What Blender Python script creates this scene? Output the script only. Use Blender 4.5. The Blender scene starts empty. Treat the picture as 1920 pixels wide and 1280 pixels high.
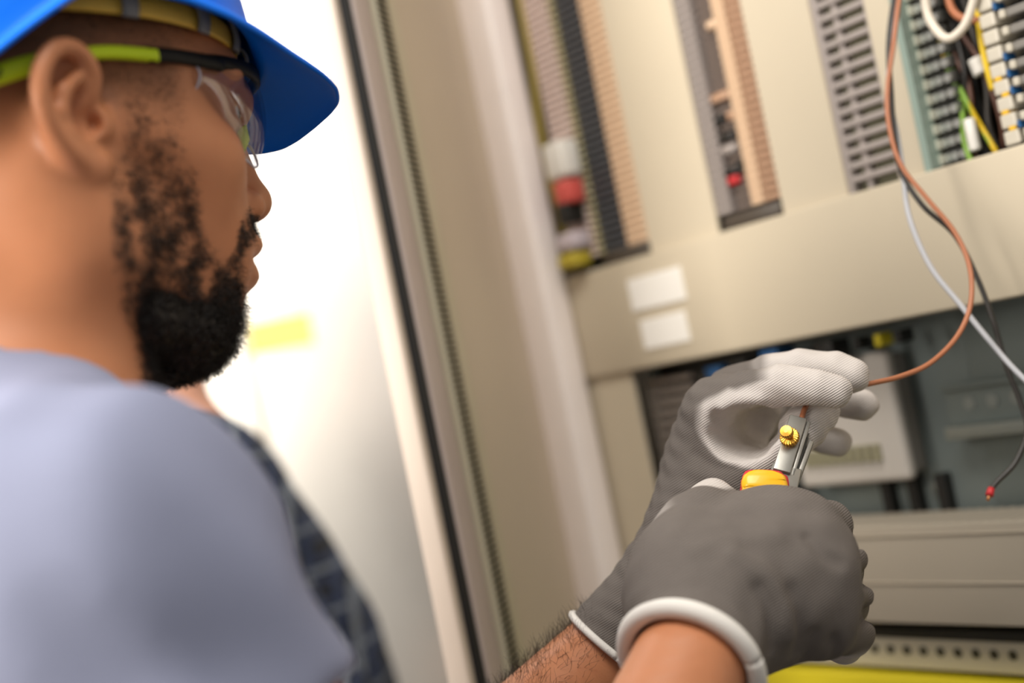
import bpy, bmesh, math, random
import numpy as np
from mathutils import Matrix, Vector

# ------------------------------------------------------------------ camera
FPX = 2667.0
ROLL, PITCH = math.radians(11.5), math.radians(1.6)
_B = np.array([1.0, 0, 0]); FW = np.array([0, math.cos(PITCH), math.sin(PITCH)])
_U = np.array([0, -math.sin(PITCH), math.cos(PITCH)])
RT = math.cos(ROLL)*_B - math.sin(ROLL)*_U
UPV = math.sin(ROLL)*_B + math.cos(ROLL)*_U
CAM = np.array([0, 0, 1.5])
def P(x, y, d):
    """photo pixel + distance along the view axis -> world point"""
    return CAM + d*(FW + RT*((x-960)/FPX) - UPV*((y-640)/FPX))

scene = bpy.context.scene
COL = scene.collection
cd = bpy.data.cameras.new('camera'); cam = bpy.data.objects.new('camera', cd); COL.objects.link(cam)
cd.lens = 50; cd.sensor_width = 36; cd.clip_start = 0.02
m = Matrix(((RT[0], UPV[0], -FW[0], CAM[0]), (RT[1], UPV[1], -FW[1], CAM[1]), (RT[2], UPV[2], -FW[2], CAM[2]), (0, 0, 0, 1)))
cam.matrix_world = m
cd.dof.use_dof = True; cd.dof.focus_distance = 0.815; cd.dof.aperture_fstop = 2.8
scene.camera = cam
scene.view_settings.view_transform = 'Standard'; scene.view_settings.look = 'None'
scene.view_settings.gamma = 1.0; scene.view_settings.use_curve_mapping = False
scene.view_settings.exposure = 0.0

# ------------------------------------------------------------------ light
w = bpy.data.worlds.new('world'); scene.world = w; w.use_nodes = True
bg = w.node_tree.nodes['Background']; bg.inputs[0].default_value = (1.0, 0.95, 0.88, 1); bg.inputs[1].default_value = 0.36
def area(name, loc, target, size, power, color=(1, .95, .88)):
    l = bpy.data.lights.new(name, 'AREA'); l.shape = 'RECTANGLE'; l.size, l.size_y = size; l.energy = power; l.color = color
    o = bpy.data.objects.new(name, l); COL.objects.link(o); o.location = loc
    o.rotation_euler = (Vector(target)-Vector(loc)).to_track_quat('-Z', 'Y').to_euler()
    return o
area('window_light_side', (-1.65, -0.25, 2.0), (-0.15, 0.8, 1.5), (0.9, 1.2), 58, (1, .93, .84))
area('ceiling_light_panel', (-0.05, 0.15, 2.8), (0.4, 1.0, 1.45), (1.2, 0.6), 24, (1, .95, .88))
area('cabinet_fill_light', (-0.75, 1.75, 2.75), (-0.7, 2.45, 1.55), (1.2, 0.5), 22, (1, .97, .92))  # fill lamp added to brighten the white cabinet behind the men

# ------------------------------------------------------------------ materials
MATS = {}
def srgb(r, g, b):
    f = lambda c: ((c/255+.055)/1.055)**2.4 if c > 10 else c/255/12.92
    return (f(r), f(g), f(b), 1)
def mat(name, rgb, rough=.5, metal=0, noise=0.0, nscale=30, bump=0, bscale=200, coat=0, spec=.5, detail=4):
    """procedural principled material with subtle colour variation and relief"""
    if name in MATS: return MATS[name]
    M = bpy.data.materials.new(name); M.use_nodes = True; nt = M.node_tree; b = nt.nodes['Principled BSDF']
    c = srgb(*rgb); b.inputs['Base Color'].default_value = c; b.inputs['Roughness'].default_value = rough
    b.inputs['Metallic'].default_value = metal; b.inputs['Specular IOR Level'].default_value = spec
    b.inputs['Coat Weight'].default_value = coat
    tc = nt.nodes.new('ShaderNodeTexCoord')
    n = nt.nodes.new('ShaderNodeTexNoise'); n.inputs['Scale'].default_value = nscale; n.inputs['Detail'].default_value = detail
    nt.links.new(tc.outputs['Object'], n.inputs['Vector'])
    mx = nt.nodes.new('ShaderNodeMix'); mx.data_type = 'RGBA'
    nz = max(noise, .04)
    mx.inputs[6].default_value = tuple(max(0, v*(1-nz)) for v in c[:3])+(1,); mx.inputs[7].default_value = tuple(min(1, v*(1+nz)) for v in c[:3])+(1,)
    nt.links.new(n.outputs['Fac'], mx.inputs[0]); nt.links.new(mx.outputs[2], b.inputs['Base Color'])
    if bump:
        n2 = nt.nodes.new('ShaderNodeTexNoise'); n2.inputs['Scale'].default_value = bscale
        nt.links.new(tc.outputs['Object'], n2.inputs['Vector'])
        bp = nt.nodes.new('ShaderNodeBump'); bp.inputs['Strength'].default_value = bump; bp.inputs['Distance'].default_value = .001
        nt.links.new(n2.outputs['Fac'], bp.inputs['Height']); nt.links.new(bp.outputs['Normal'], b.inputs['Normal'])
    MATS[name] = M
    return M

def attr_mat(name, stops, attr, rough=(.5, .5), bump=None, sss=0, extra_noise=.08, nscale=60):
    """two-colour material mixed by a named mesh attribute (the thing's own colouring)"""
    M = bpy.data.materials.new(name); M.use_nodes = True; nt = M.node_tree; b = nt.nodes['Principled BSDF']
    a = nt.nodes.new('ShaderNodeAttribute'); a.attribute_name = attr
    tc = nt.nodes.new('ShaderNodeTexCoord')
    n = nt.nodes.new('ShaderNodeTexNoise'); n.inputs['Scale'].default_value = nscale; n.inputs['Detail'].default_value = 5
    nt.links.new(tc.outputs['Object'], n.inputs['Vector'])
    cols = []
    for c in stops:
        mx = nt.nodes.new('ShaderNodeMix'); mx.data_type = 'RGBA'; c = srgb(*c)
        mx.inputs[6].default_value = tuple(v*(1-extra_noise) for v in c[:3])+(1,); mx.inputs[7].default_value = tuple(min(1, v*(1+extra_noise)) for v in c[:3])+(1,)
        nt.links.new(n.outputs['Fac'], mx.inputs[0]); cols.append(mx.outputs[2])
    mm = nt.nodes.new('ShaderNodeMix'); mm.data_type = 'RGBA'
    nt.links.new(a.outputs['Fac'], mm.inputs[0]); nt.links.new(cols[0], mm.inputs[6]); nt.links.new(cols[1], mm.inputs[7])
    nt.links.new(mm.outputs[2], b.inputs['Base Color'])
    rr = nt.nodes.new('ShaderNodeMapRange'); rr.inputs['To Min'].default_value = rough[0]; rr.inputs['To Max'].default_value = rough[1]
    nt.links.new(a.outputs['Fac'], rr.inputs['Value']); nt.links.new(rr.outputs[0], b.inputs['Roughness'])
    b.inputs['Specular IOR Level'].default_value = .35
    if sss:
        b.inputs['Subsurface Weight'].default_value = sss; b.inputs['Subsurface Radius'].default_value = (1, .4, .2); b.inputs['Subsurface Scale'].default_value = .004
    if bump:
        kind, sc, st = bump
        if kind == 'knit':
            h = nt.nodes.new('ShaderNodeTexWave'); h.inputs['Scale'].default_value = sc; h.inputs['Distortion'].default_value = 1.5; h.inputs['Detail'].default_value = 1; h.inputs['Detail Scale'].default_value = .6
            h.bands_direction = 'Z'; out = h.outputs['Fac']
            mp = nt.nodes.new('ShaderNodeMapping'); mp.inputs['Rotation'].default_value = (.15, .35, 0)
            nt.links.new(tc.outputs['Object'], mp.inputs['Vector']); nt.links.new(mp.outputs[0], h.inputs['Vector'])
        else:
            h = nt.nodes.new('ShaderNodeTexNoise'); h.inputs['Scale'].default_value = sc; h.inputs['Detail'].default_value = 3; out = h.outputs['Fac']
            nt.links.new(tc.outputs['Object'], h.inputs['Vector'])
        bp = nt.nodes.new('ShaderNodeBump'); bp.inputs['Strength'].default_value = st; bp.inputs['Distance'].default_value = .0006
        nt.links.new(out, bp.inputs['Height']); nt.links.new(bp.outputs['Normal'], b.inputs['Normal'])
    return M

# ------------------------------------------------------------------ object helpers
WM = {}          # world matrices of roots (no depsgraph update needed)
def tag(o, label=None, cat=None, group=None, kind=None):
    if label: o['label'] = label
    if cat: o['category'] = cat
    if group: o['group'] = group
    if kind: o['kind'] = kind
    return o
def empty(name, loc, rotz=0, label=None, cat=None, group=None, kind=None):
    o = bpy.data.objects.new(name, None); COL.objects.link(o)
    o.location = loc; o.rotation_euler = (0, 0, rotz); o.empty_display_size = .02
    WM[o] = Matrix.Translation(Vector(loc)) @ Matrix.Rotation(rotz, 4, 'Z')
    return tag(o, label, cat, group, kind)
def link(name, me, material, parent=None, smooth=True, world=False):
    """world=True: mesh vertices are given in world space and are moved into the parent's frame"""
    o = bpy.data.objects.new(name, me); COL.objects.link(o)
    if material and not me.materials: me.materials.append(material)
    if parent is not None:
        o.parent = parent; WM[o] = WM[parent]
        if world: me.transform(WM[parent].inverted())
    else: WM[o] = Matrix.Identity(4)
    if smooth:
        me.polygons.foreach_set('use_smooth', np.ones(len(me.polygons), dtype=bool))
    return o
def child(o, name, me, loc, parent, rot=None):
    c = bpy.data.objects.new(name, me); COL.objects.link(c); c.parent = parent; c.location = loc
    if rot: c.rotation_euler = rot
    WM[c] = WM[parent] @ Matrix.Translation(Vector(loc))
    return c
def bm_mesh(bm, name='m'):
    bmesh.ops.recalc_face_normals(bm, faces=bm.faces)
    me = bpy.data.meshes.new(name); bm.to_mesh(me); bm.free(); return me
def bbox(bm, lo, hi, bev=0, seg=2):
    """box from corner to corner, optionally bevelled"""
    r = bmesh.ops.create_cube(bm, size=1)
    vs = r['verts']
    for v in vs:
        v.co = Vector([lo[i]+(v.co[i]+.5)*(hi[i]-lo[i]) for i in range(3)])
    if bev:
        es = list({e for v in vs for e in v.link_edges})
        bmesh.ops.bevel(bm, geom=es, offset=bev, segments=seg, affect='EDGES', profile=.6)
    return vs
def box_me(lo, hi, bev=0, seg=2, name='box'):
    bm = bmesh.new(); bbox(bm, lo, hi, bev, seg); return bm_mesh(bm, name)
def cyl(bm, a, b, r1, r2=None, seg=16):
    a, b = Vector(a), Vector(b); d = b-a
    M = Matrix.Translation((a+b)/2) @ d.to_track_quat('Z', 'Y').to_matrix().to_4x4()
    return bmesh.ops.create_cone(bm, cap_ends=True, segments=seg, radius1=r1, radius2=r1 if r2 is None else r2, depth=d.length, matrix=M)['verts']
def catmull(pts, n=8):
    pts = [np.asarray(p, float) for p in pts]; q = [2*pts[0]-pts[1]]+pts+[2*pts[-1]-pts[-2]]; out = []
    for i in range(1, len(q)-2):
        for k in range(n):
            t = k/n
            out.append(.5*((2*q[i])+(-q[i-1]+q[i+1])*t+(2*q[i-1]-5*q[i]+4*q[i+1]-q[i+2])*t*t+(-q[i-1]+3*q[i]-3*q[i+1]+q[i+2])*t**3))
    out.append(q[-2]); return np.array(out)
def tube_me(pts, r, seg=10, n=8, smooth_path=True, name='tube', ry=None, upv=(0, 0, 1)):
    """tube (or flat strip when ry is given) along a smooth path; r may be a list"""
    p = catmull(pts, n) if smooth_path else np.asarray(pts, float)
    N = len(p); rr = np.full(N, r) if np.isscalar(r) else np.interp(np.linspace(0, 1, N), np.linspace(0, 1, len(r)), r)
    tg = np.gradient(p, axis=0); tg /= np.linalg.norm(tg, axis=1)[:, None]
    u = np.asarray(upv, float)
    if abs(tg[0]@u) > .95: u = np.array([1., 0, 0])
    V = []; a = np.linspace(0, 2*np.pi, seg, endpoint=False)
    for i in range(N):
        if ry is None or i == 0:
            u = u-(u@tg[i])*tg[i]; u /= np.linalg.norm(u)
        else:
            u = np.asarray(upv, float); u = u-(u@tg[i])*tg[i]; u /= np.linalg.norm(u)
        s = np.cross(tg[i], u)
        rv = rr[i] if ry is None else ry
        if ry is None:
            V += [p[i]+rr[i]*(np.cos(t)*s+np.sin(t)*u) for t in a]
        else:
            sq = lambda c: np.sign(c)*abs(c)**.6
            V += [p[i]+rr[i]*sq(np.cos(t))*s+rv*sq(np.sin(t))*u for t in a]
    V += [p[0], p[-1]]; Fc = []
    for i in range(N-1):
        for j in range(seg):
            k = (j+1) % seg; Fc.append((i*seg+j, i*seg+k, (i+1)*seg+k, (i+1)*seg+j))
    for j in range(seg):
        k = (j+1) % seg; Fc.append((N*seg, k, j)); Fc.append((N*seg+1, (N-1)*seg+j, (N-1)*seg+k))
    me = bpy.data.meshes.new(name); me.from_pydata([tuple(v) for v in V], [], Fc); me.update(); return me
def lathe_me(prof, seg=24, name='lathe'):
    V = []; Fc = []
    for r, z in prof:
        V += [(r*math.cos(2*math.pi*j/seg), r*math.sin(2*math.pi*j/seg), z) for j in range(seg)]
    n = len(prof)
    for i in range(n-1):
        for j in range(seg):
            k = (j+1) % seg; Fc.append((i*seg+j, i*seg+k, (i+1)*seg+k, (i+1)*seg+j))
    Fc.append(tuple(reversed(range(seg)))); Fc.append(tuple(range((n-1)*seg, n*seg)))
    me = bpy.data.meshes.new(name); me.from_pydata(V, [], Fc); me.update(); return me

# ------------------------------------------------------------------ implicit sculpting (smooth unions, surface nets)
class Field:
    def __init__(s, xs, ys, zs):
        s.ax = [np.asarray(a, np.float32) for a in (xs, ys, zs)]
        s.D = np.full([len(a) for a in s.ax], .5, np.float32)
    def sub(s, lo, hi):
        sl = []
        for a, l, h in zip(s.ax, lo, hi):
            i = max(int(np.searchsorted(a, l))-1, 0); j = min(int(np.searchsorted(a, h))+2, len(a))
            if j-i < 2: return None, None
            sl.append(slice(i, j))
        X, Y, Z = np.meshgrid(*[a[q] for a, q in zip(s.ax, sl)], indexing='ij', sparse=True)
        return tuple(sl), (X, Y, Z)
    def put(s, sl, d, k, op):
        D = s.D[sl]
        if op == 'cut':
            d = -d; h = np.maximum(k-np.abs(D-d), 0)/k; s.D[sl] = np.maximum(D, d)+h*h*k*.25
        else:
            h = np.maximum(k-np.abs(D-d), 0)/k; s.D[sl] = np.minimum(D, d)-h*h*k*.25
    def cone(s, a, b, ra, rb=None, k=.01, op='add'):
        rb = ra if rb is None else rb
        a, b = np.asarray(a, float), np.asarray(b, float); m = max(ra, rb)+k*1.5+.012
        sl, g = s.sub(np.minimum(a, b)-m, np.maximum(a, b)+m)
        if sl is None: return
        ba = b-a; L = max(ba@ba, 1e-9); q = [g[i]-np.float32(a[i]) for i in range(3)]
        h = np.clip((q[0]*np.float32(ba[0])+q[1]*np.float32(ba[1])+q[2]*np.float32(ba[2]))/np.float32(L), 0, 1)
        d = np.sqrt(sum((q[i]-h*np.float32(ba[i]))**2 for i in range(3)))-(ra+(rb-ra)*h).astype(np.float32)
        s.put(sl, d, k, op)
    def chain(s, pts, k=.008, kj=.004):
        """pts: (point, radius) list; successive round cones blended"""
        for i in range(len(pts)-1):
            s.cone(pts[i][0], pts[i+1][0], pts[i][1], pts[i+1][1], k if i == 0 else kj)
    def ell(s, c, r, R=None, k=.01, op='add'):
        c = np.asarray(c, float); r = np.asarray(r, float); R = np.eye(3) if R is None else np.asarray(R)   # columns of R = axes
        e = np.sqrt(((R*r)**2).sum(1))+k*1.5+.012
        sl, g = s.sub(c-e, c+e)
        if sl is None: return
        q = [g[i]-np.float32(c[i]) for i in range(3)]
        L = [q[0]*np.float32(R[0, j])+q[1]*np.float32(R[1, j])+q[2]*np.float32(R[2, j]) for j in range(3)]
        k0 = np.sqrt(sum((L[j]/np.float32(r[j]))**2 for j in range(3))); k1 = np.sqrt(sum((L[j]/np.float32(r[j]**2))**2 for j in range(3)))
        s.put(sl, k0*(k0-1)/np.maximum(k1, 1e-6), k, op)
    def half(s, p, n, k=.004):
        """cut away everything on the +n side of the plane through p"""
        p, n = np.asarray(p, float), np.asarray(n, float); n = n/np.linalg.norm(n)
        sl, g = s.sub([a[0] for a in s.ax], [a[-1] for a in s.ax])
        d = sum((g[i]-np.float32(p[i]))*np.float32(n[i]) for i in range(3))
        s.put(sl, -d, k, 'cut')
    def cutcyl(s, a, ax, L, r, k=.003):
        """remove a flat-ended cylinder starting at a, length L along ax"""
        a = np.asarray(a, float); ax = np.asarray(ax, float)/np.linalg.norm(ax); b = a+ax*L
        sl, g = s.sub(np.minimum(a, b)-r-.01, np.maximum(a, b)+r+.01)
        if sl is None: return
        q = [g[i]-np.float32(a[i]) for i in range(3)]
        t = q[0]*np.float32(ax[0])+q[1]*np.float32(ax[1])+q[2]*np.float32(ax[2])
        rad = np.sqrt(np.maximum(q[0]**2+q[1]**2+q[2]**2-t*t, 0))-np.float32(r)
        s.put(sl, np.maximum(np.maximum(-t, t-np.float32(L)), rad), k, 'cut')
    def fold(s, pts, amp, width, dmax):
        """raise (amp>0) or sink a soft fold along a curve, felt across the viewed side of the cloth"""
        c = catmull(pts, 5); lo, hi = c.min(0)-width*3, c.max(0)+width*3
        sl, g = s.sub(lo, hi)
        if sl is None: return
        best = None
        for i in range(len(c)-1):
            a, b = c[i], c[i+1]; ba = b-a; L = ba@ba; q = [g[j]-np.float32(a[j]) for j in range(3)]
            h = np.clip(sum(q[j]*np.float32(ba[j]) for j in range(3))/np.float32(L), 0, 1)
            d2 = sum((q[j]-h*np.float32(ba[j]))**2 for j in range(3)); best = d2 if best is None else np.minimum(best, d2)
        s.D[sl] -= (amp*np.exp(-best/(width*width))).astype(np.float32)
    def warp(s, fn):
        X, Y, Z = np.meshgrid(*s.ax, indexing='ij', sparse=True); s.D += fn(X, Y, Z).astype(np.float32)
    def mesh(s, name, smooth=1):
        D = s.D; S = D < 0; n = D.shape
        cnt = np.zeros([k-1 for k in n], np.int8)
        off = [(i, j, k) for i in (0, 1) for j in (0, 1) for k in (0, 1)]
        for o in off: cnt += S[o[0]:n[0]-1+o[0], o[1]:n[1]-1+o[1], o[2]:n[2]-1+o[2]]
        act = np.argwhere((cnt > 0) & (cnt < 8)); del cnt
        idx = np.full([k-1 for k in n], -1, np.int32); idx[act[:, 0], act[:, 1], act[:, 2]] = np.arange(len(act))
        acc = np.zeros((len(act), 3)); num = np.zeros(len(act))
        for o in off:
            for ax in range(3):
                if o[ax]: continue
                o2 = list(o); o2[ax] = 1
                A = act+np.array(o); Bv = act+np.array(o2)
                da = D[A[:, 0], A[:, 1], A[:, 2]]; db = D[Bv[:, 0], Bv[:, 1], Bv[:, 2]]
                cr = (da < 0) != (db < 0)
                t = np.where(cr, da/np.where(cr, da-db, 1), 0)
                pa = np.stack([s.ax[i][A[:, i]] for i in range(3)], 1); pb = np.stack([s.ax[i][Bv[:, i]] for i in range(3)], 1)
                acc += np.where(cr[:, None], pa+(pb-pa)*t[:, None], 0); num += cr
        V = acc/num[:, None]
        Q = []
        for ax in range(3):
            sA = [slice(1, k-1) for k in n]; sB = list(sA); sA[ax] = slice(0, n[ax]-1); sB[ax] = slice(1, n[ax])
            a_, b_ = S[tuple(sA)], S[tuple(sB)]
            for flip, msk in ((0, a_ & ~b_), (1, ~a_ & b_)):
                e = np.argwhere(msk)
                if not len(e): continue
                base = e.copy()
                for i in range(3):
                    if i != ax: base[:, i] += 1
                u, v = [i for i in range(3) if i != ax]
                def cell(du, dv):
                    c = base.copy(); c[:, u] -= du; c[:, v] -= dv
                    return idx[c[:, 0], c[:, 1], c[:, 2]]
                q = np.stack([cell(1, 1), cell(0, 1), cell(0, 0), cell(1, 0)], 1)
                if (ax == 1) ^ bool(flip): q = q[:, ::-1]
                Q.append(q)
        Q = np.concatenate(Q)
        Q = Q[(Q >= 0).all(1)]
        for _ in range(smooth):
            a2 = np.zeros_like(V); c2 = np.zeros(len(V))
            for i in range(4):
                np.add.at(a2, Q[:, i], V[Q[:, (i+1) % 4]]); np.add.at(c2, Q[:, i], 1)
            V = .4*V+.6*a2/np.maximum(c2, 1)[:, None]
        me = bpy.data.meshes.new(name)
        me.vertices.add(len(V)); me.vertices.foreach_set('co', V.astype(np.float32).ravel())
        me.loops.add(len(Q)*4); me.loops.foreach_set('vertex_index', Q.astype(np.int32).ravel())
        me.polygons.add(len(Q)); me.polygons.foreach_set('loop_start', np.arange(0, len(Q)*4, 4, dtype=np.int32))
        me.update(calc_edges=True); me.validate()
        return me
def vco(me):
    a = np.empty(len(me.vertices)*3, np.float32); me.vertices.foreach_get('co', a); return a.reshape(-1, 3).astype(float)
def vno(me):
    a = np.empty(len(me.vertices)*3, np.float32); me.vertices.foreach_get('normal', a); return a.reshape(-1, 3).astype(float)
def set_attr(me, name, val):
    at = me.attributes.new(name, 'FLOAT', 'POINT'); at.data.foreach_set('value', np.clip(val, 0, 1).astype(np.float32))
def axis_grid(lo, hi, fine_lo=None, fine_hi=None, coarse=.006, fine=.0017):
    if fine_lo is None: return np.arange(lo, hi, coarse)
    return np.concatenate([np.arange(lo, fine_lo, coarse), np.arange(fine_lo, fine_hi, fine), np.arange(fine_hi, hi+coarse, coarse)])
def sstep(a, b, x):
    t = np.clip((x-a)/(b-a), 0, 1); return t*t*(3-2*t)
def vnoise(p, sc, seed=0):
    """cheap smooth value noise from summed sines, about -1..1"""
    r = np.random.RandomState(seed); o = 0
    for i in range(6):
        k = r.normal(size=3); k /= np.linalg.norm(k); o = o+np.sin((p@k)*sc*(1+.35*i)+r.rand()*6.28)
    return o/3.2
def inpoly(x, y, poly):
    c = np.zeros(len(x), bool); n = len(poly)
    for i in range(n):
        x1, y1 = poly[i]; x2, y2 = poly[(i+1) % n]
        hit = ((y1 > y) != (y2 > y)) & (x < (x2-x1)*(y-y1)/((y2-y1) if y2 != y1 else 1e-9)+x1); c ^= hit
    return c
def strands(roots, dirs, length, rad, curl, rng, seg=4, turns=1.2):
    """many short curly hairs as thin three-sided tubes, one mesh"""
    n = len(roots); rnd = rng.normal(size=(n, 3)); t1 = np.cross(dirs, rnd); t1 /= np.linalg.norm(t1, axis=1)[:, None]; t2 = np.cross(dirs, t1)
    ph = rng.rand(n)*6.28; pts = []
    for k in range(seg+1):
        u = k/seg; a = ph+u*turns*6.28
        pts.append(roots+dirs*(length*u)[:, None]+(curl*u**.7)[:, None]*(np.cos(a)[:, None]*t1+np.sin(a)[:, None]*t2))
    pts = np.stack(pts, 1); V = []
    for j in range(3):
        an = j*2.094; o = np.cos(an)*t1+np.sin(an)*t2
        rr = np.linspace(1, .45, seg+1)[None, :, None]
        V.append(pts+o[:, None, :]*(rad[:, None, None]*rr))
    V = np.stack(V, 2).reshape(-1, 3)                       # n, seg+1, 3
    base = np.arange(n)[:, None]*((seg+1)*3); Q = []
    for k in range(seg):
        for j in range(3):
            j2 = (j+1) % 3
            Q.append(np.concatenate([base+k*3+j, base+k*3+j2, base+(k+1)*3+j2, base+(k+1)*3+j], 1))
    Q = np.concatenate(Q)
    me = bpy.data.meshes.new('hair'); me.vertices.add(len(V)); me.vertices.foreach_set('co', V.astype(np.float32).ravel())
    me.loops.add(len(Q)*4); me.loops.foreach_set('vertex_index', Q.astype(np.int32).ravel())
    me.polygons.add(len(Q)); me.polygons.foreach_set('loop_start', np.arange(0, len(Q)*4, 4, dtype=np.int32)); me.update(calc_edges=True)
    return me

# ------------------------------------------------------------------ the setting
PANG = math.radians(35.5)
TV = np.array([math.sin(PANG), -math.cos(PANG), 0]); NV = np.array([math.cos(PANG), math.sin(PANG), 0]); KP = .85
PROT = math.atan2(TV[1], TV[0])
def Q(s, z, off=0): return TV*s+NV*(KP+off)+np.array([0, 0, z])
def PP(x, y, off=0):
    """photo pixel -> world point on the switch panel's plane (off metres behind it)"""
    ray = P(x, y, 1)-CAM; return CAM+ray*((KP+off-NV@CAM)/(NV@ray))
def PS(x, y, off=0):
    q = PP(x, y, off); return float(q@TV), float(q[2])

beige = mat('panel_paint', (206, 194, 171), .55, noise=.03, nscale=8, bump=.05, bscale=900)
beige_in = mat('panel_inner_paint', (206, 193, 174), .6, noise=.03, nscale=8)
pinkwhite = mat('frame_paint', (244, 234, 229), .45, noise=.02)
steel = mat('galvanised_steel', (128, 138, 136), .45, .35, noise=.12, nscale=14)
rail_m = mat('rail_steel', (168, 176, 174), .35, .75, noise=.08, nscale=30)
dark = mat('black_plastic', (28, 27, 25), .5)
rubber = mat('black_rubber', (22, 22, 20), .7)
darkolive = mat('dark_interior', (62, 60, 48), .7)
duct_grey = mat('duct_plastic', (168, 158, 153), .5, noise=.04)
duct_front = mat('duct_cover_plastic', (176, 166, 150), .5, noise=.03, nscale=12)
tan = mat('tan_plastic', (222, 190, 158), .5, noise=.04)
tan2 = mat('tan_plastic_dark', (190, 152, 124), .55)
white_pl = mat('white_plastic', (235, 232, 224), .4)
cream_pl = mat('cream_plastic', (205, 198, 182), .4, noise=.03)
grey_pl = mat('grey_plastic', (128, 124, 118), .45)
silver = mat('nickel_screw', (225, 224, 218), .25, .8)
paper = mat('paper_label', (250, 247, 240), .6)
yellow = mat('yellow_paint', (226, 208, 40), .5)
blue_pl = mat('blue_plastic', (40, 95, 150), .45)
red_pl = mat('red_plastic', (200, 45, 50), .45)
orange_pl = mat('yellow_marker_plastic', (240, 190, 30), .45)
floor_m = mat('floor_vinyl', (74, 74, 76), .5, noise=.08, nscale=3)

fl = link('floor', box_me((-4, -3, -.1), (4, 5, 0)), floor_m, smooth=False); tag(fl, kind='structure')
wl = link('wall_back', box_me((-4, 3.6, 0), (4, 3.75, 3.1)), mat('wall_paint', (238, 232, 222), .7), smooth=False); tag(wl, kind='structure')

# --- bright cabinet row behind the men
wc = empty('white_cabinet', (-.45, 2.45, 0), 0, 'tall white cabinet with a small yellow label behind the two men', 'cabinet')
wpaint = mat('white_gloss_paint', (246, 241, 232), .30, .8, noise=.01)
link('body', box_me((-.75, .03, .06), (.75, .55, 2.25), .004), wpaint, wc, False)
link('plinth', box_me((-.74, .05, 0), (.74, .54, .06)), grey_pl, wc, False)
for x0, x1 in ((-.745, -.004), (.004, .745)):
    d = link('door', box_me((x0, 0, .08), (x1, .028, 2.23), .004), wpaint, wc, False)
    hx = x1-.06 if x0 < -.1 else x0+.06
    link('handle', box_me((hx-.012, -.03, 1.0), (hx+.012, -.0, 1.16), .005), grey_pl, d, False)
a, b_, c_ = P(462, 612, 2.45), P(578, 588, 2.45), P(470, 668, 2.45)
lx0, lx1, lz0, lz1 = a[0]+.45, b_[0]+.45, c_[2], a[2]+.004
link('label', box_me((lx0, -.002, lz0), (lx1, 0, lz1)), mat('pale_yellow_label', (245, 225, 120), .5), wc, False)

# --- the electrical cabinet: frame, open door, cover plates
ORG = Q(-1.1, 0, .0)
cab = empty('electrical_cabinet', tuple(ORG), PROT, 'beige electrical switch cabinet whose cover plates show terminal rows and two white labels', 'cabinet')
def cb(s0, s1, z0, z1, o0, o1, bev=0):   # box in cabinet frame
    return box_me((s0+1.1, o0, z0), (s1+1.1, o1, z1), bev)
SR_, SL_ = -.30, -1.14
link('back_wall', cb(SL_, SR_, .1, 2.05, .155, .16), steel, cab, False)
link('inner_plate', cb(-1.075, SR_-.01, 1.12, 1.62, .074, .078), steel, cab, False)
link('side_wall', cb(SL_-.015, SL_-.012, .1, 2.05, -.06, .16), beige_in, cab, False)
link('side_wall', cb(SR_, SR_+.003, .1, 2.05, -.06, .16), beige_in, cab, False)
link('top_wall', cb(SL_, SR_, 2.05, 2.053, -.06, .16), beige_in, cab, False)
link('plinth', cb(SL_, SR_, 0, .1, -.03, .16), grey_pl, cab, False)
# frame posts (front profile, rounded)
link('frame_post', cb(-1.137, -1.075, .1, 2.05, -.035, -.004, .007), pinkwhite, cab)
link('frame_post', cb(SR_-.06, SR_, .1, 2.05, -.035, -.004, .007), pinkwhite, cab)
ZB, ZW = 1.4885, 1.588
TOP = 2.03
link('cover_strip', cb(-.955, -.866, ZW-.004, TOP, .001, .004), beige, cab, False)
link('cover_strip', cb(-.790, -.722, ZW-.004, TOP, .001, .004), beige, cab, False)
link('cover_strip', cb(-.671, -.6465, ZW-.004, TOP, .001, .004), beige, cab, False)
link('cover_strip', cb(-.50, SR_-.06, ZW-.004, TOP, .001, .004), beige, cab, False)
band = link('cover_band', cb(-1.085, SR_-.06, ZB, ZW, -.004, .0, .0015), beige, cab)
link('cover_strip', cb(-1.085, -1.017, .3, ZB+.002, .001, .004), beige, cab, False)
# folded lower lip of the band
link('band_lip', cb(-1.017, SR_-.06, ZB-.0005, ZB+.002, .0, .022), beige, cab, False)
for (x0, x1, y0, y1) in ((1183, 1286, 516, 580), (1207, 1293, 592, 650)):
    s0, z1 = PS(x0, y0+8); s1, _ = PS(x1, y0); _, z0 = PS(x0, y1+6)
    link('paper_label', cb(s0, s1, z0, z1, -.0055, -.004), paper, band, False)
# cut edges of the right-hand opening: greenish glassy liner
link('opening_liner', cb(-.6465, -.6405, ZW-.002, TOP, -.002, .012), mat('green_grey_edge', (150, 168, 158), .3, noise=.05), cab, False)

# --- the open door (inner face seen), perforated rail, folded edge, gasket
hinge = P(1012, 640, 1.43); edge = P(738, 640, 1.06)
hd = edge[:2]-hinge[:2]; DW = float(np.linalg.norm(hd)); DROT = math.atan2(hd[1], hd[0])
dr = empty('cabinet_door', (hinge[0], hinge[1], 0), DROT, 'open beige steel door of the switch cabinet with black gasket and perforated rail', 'door')
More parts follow.
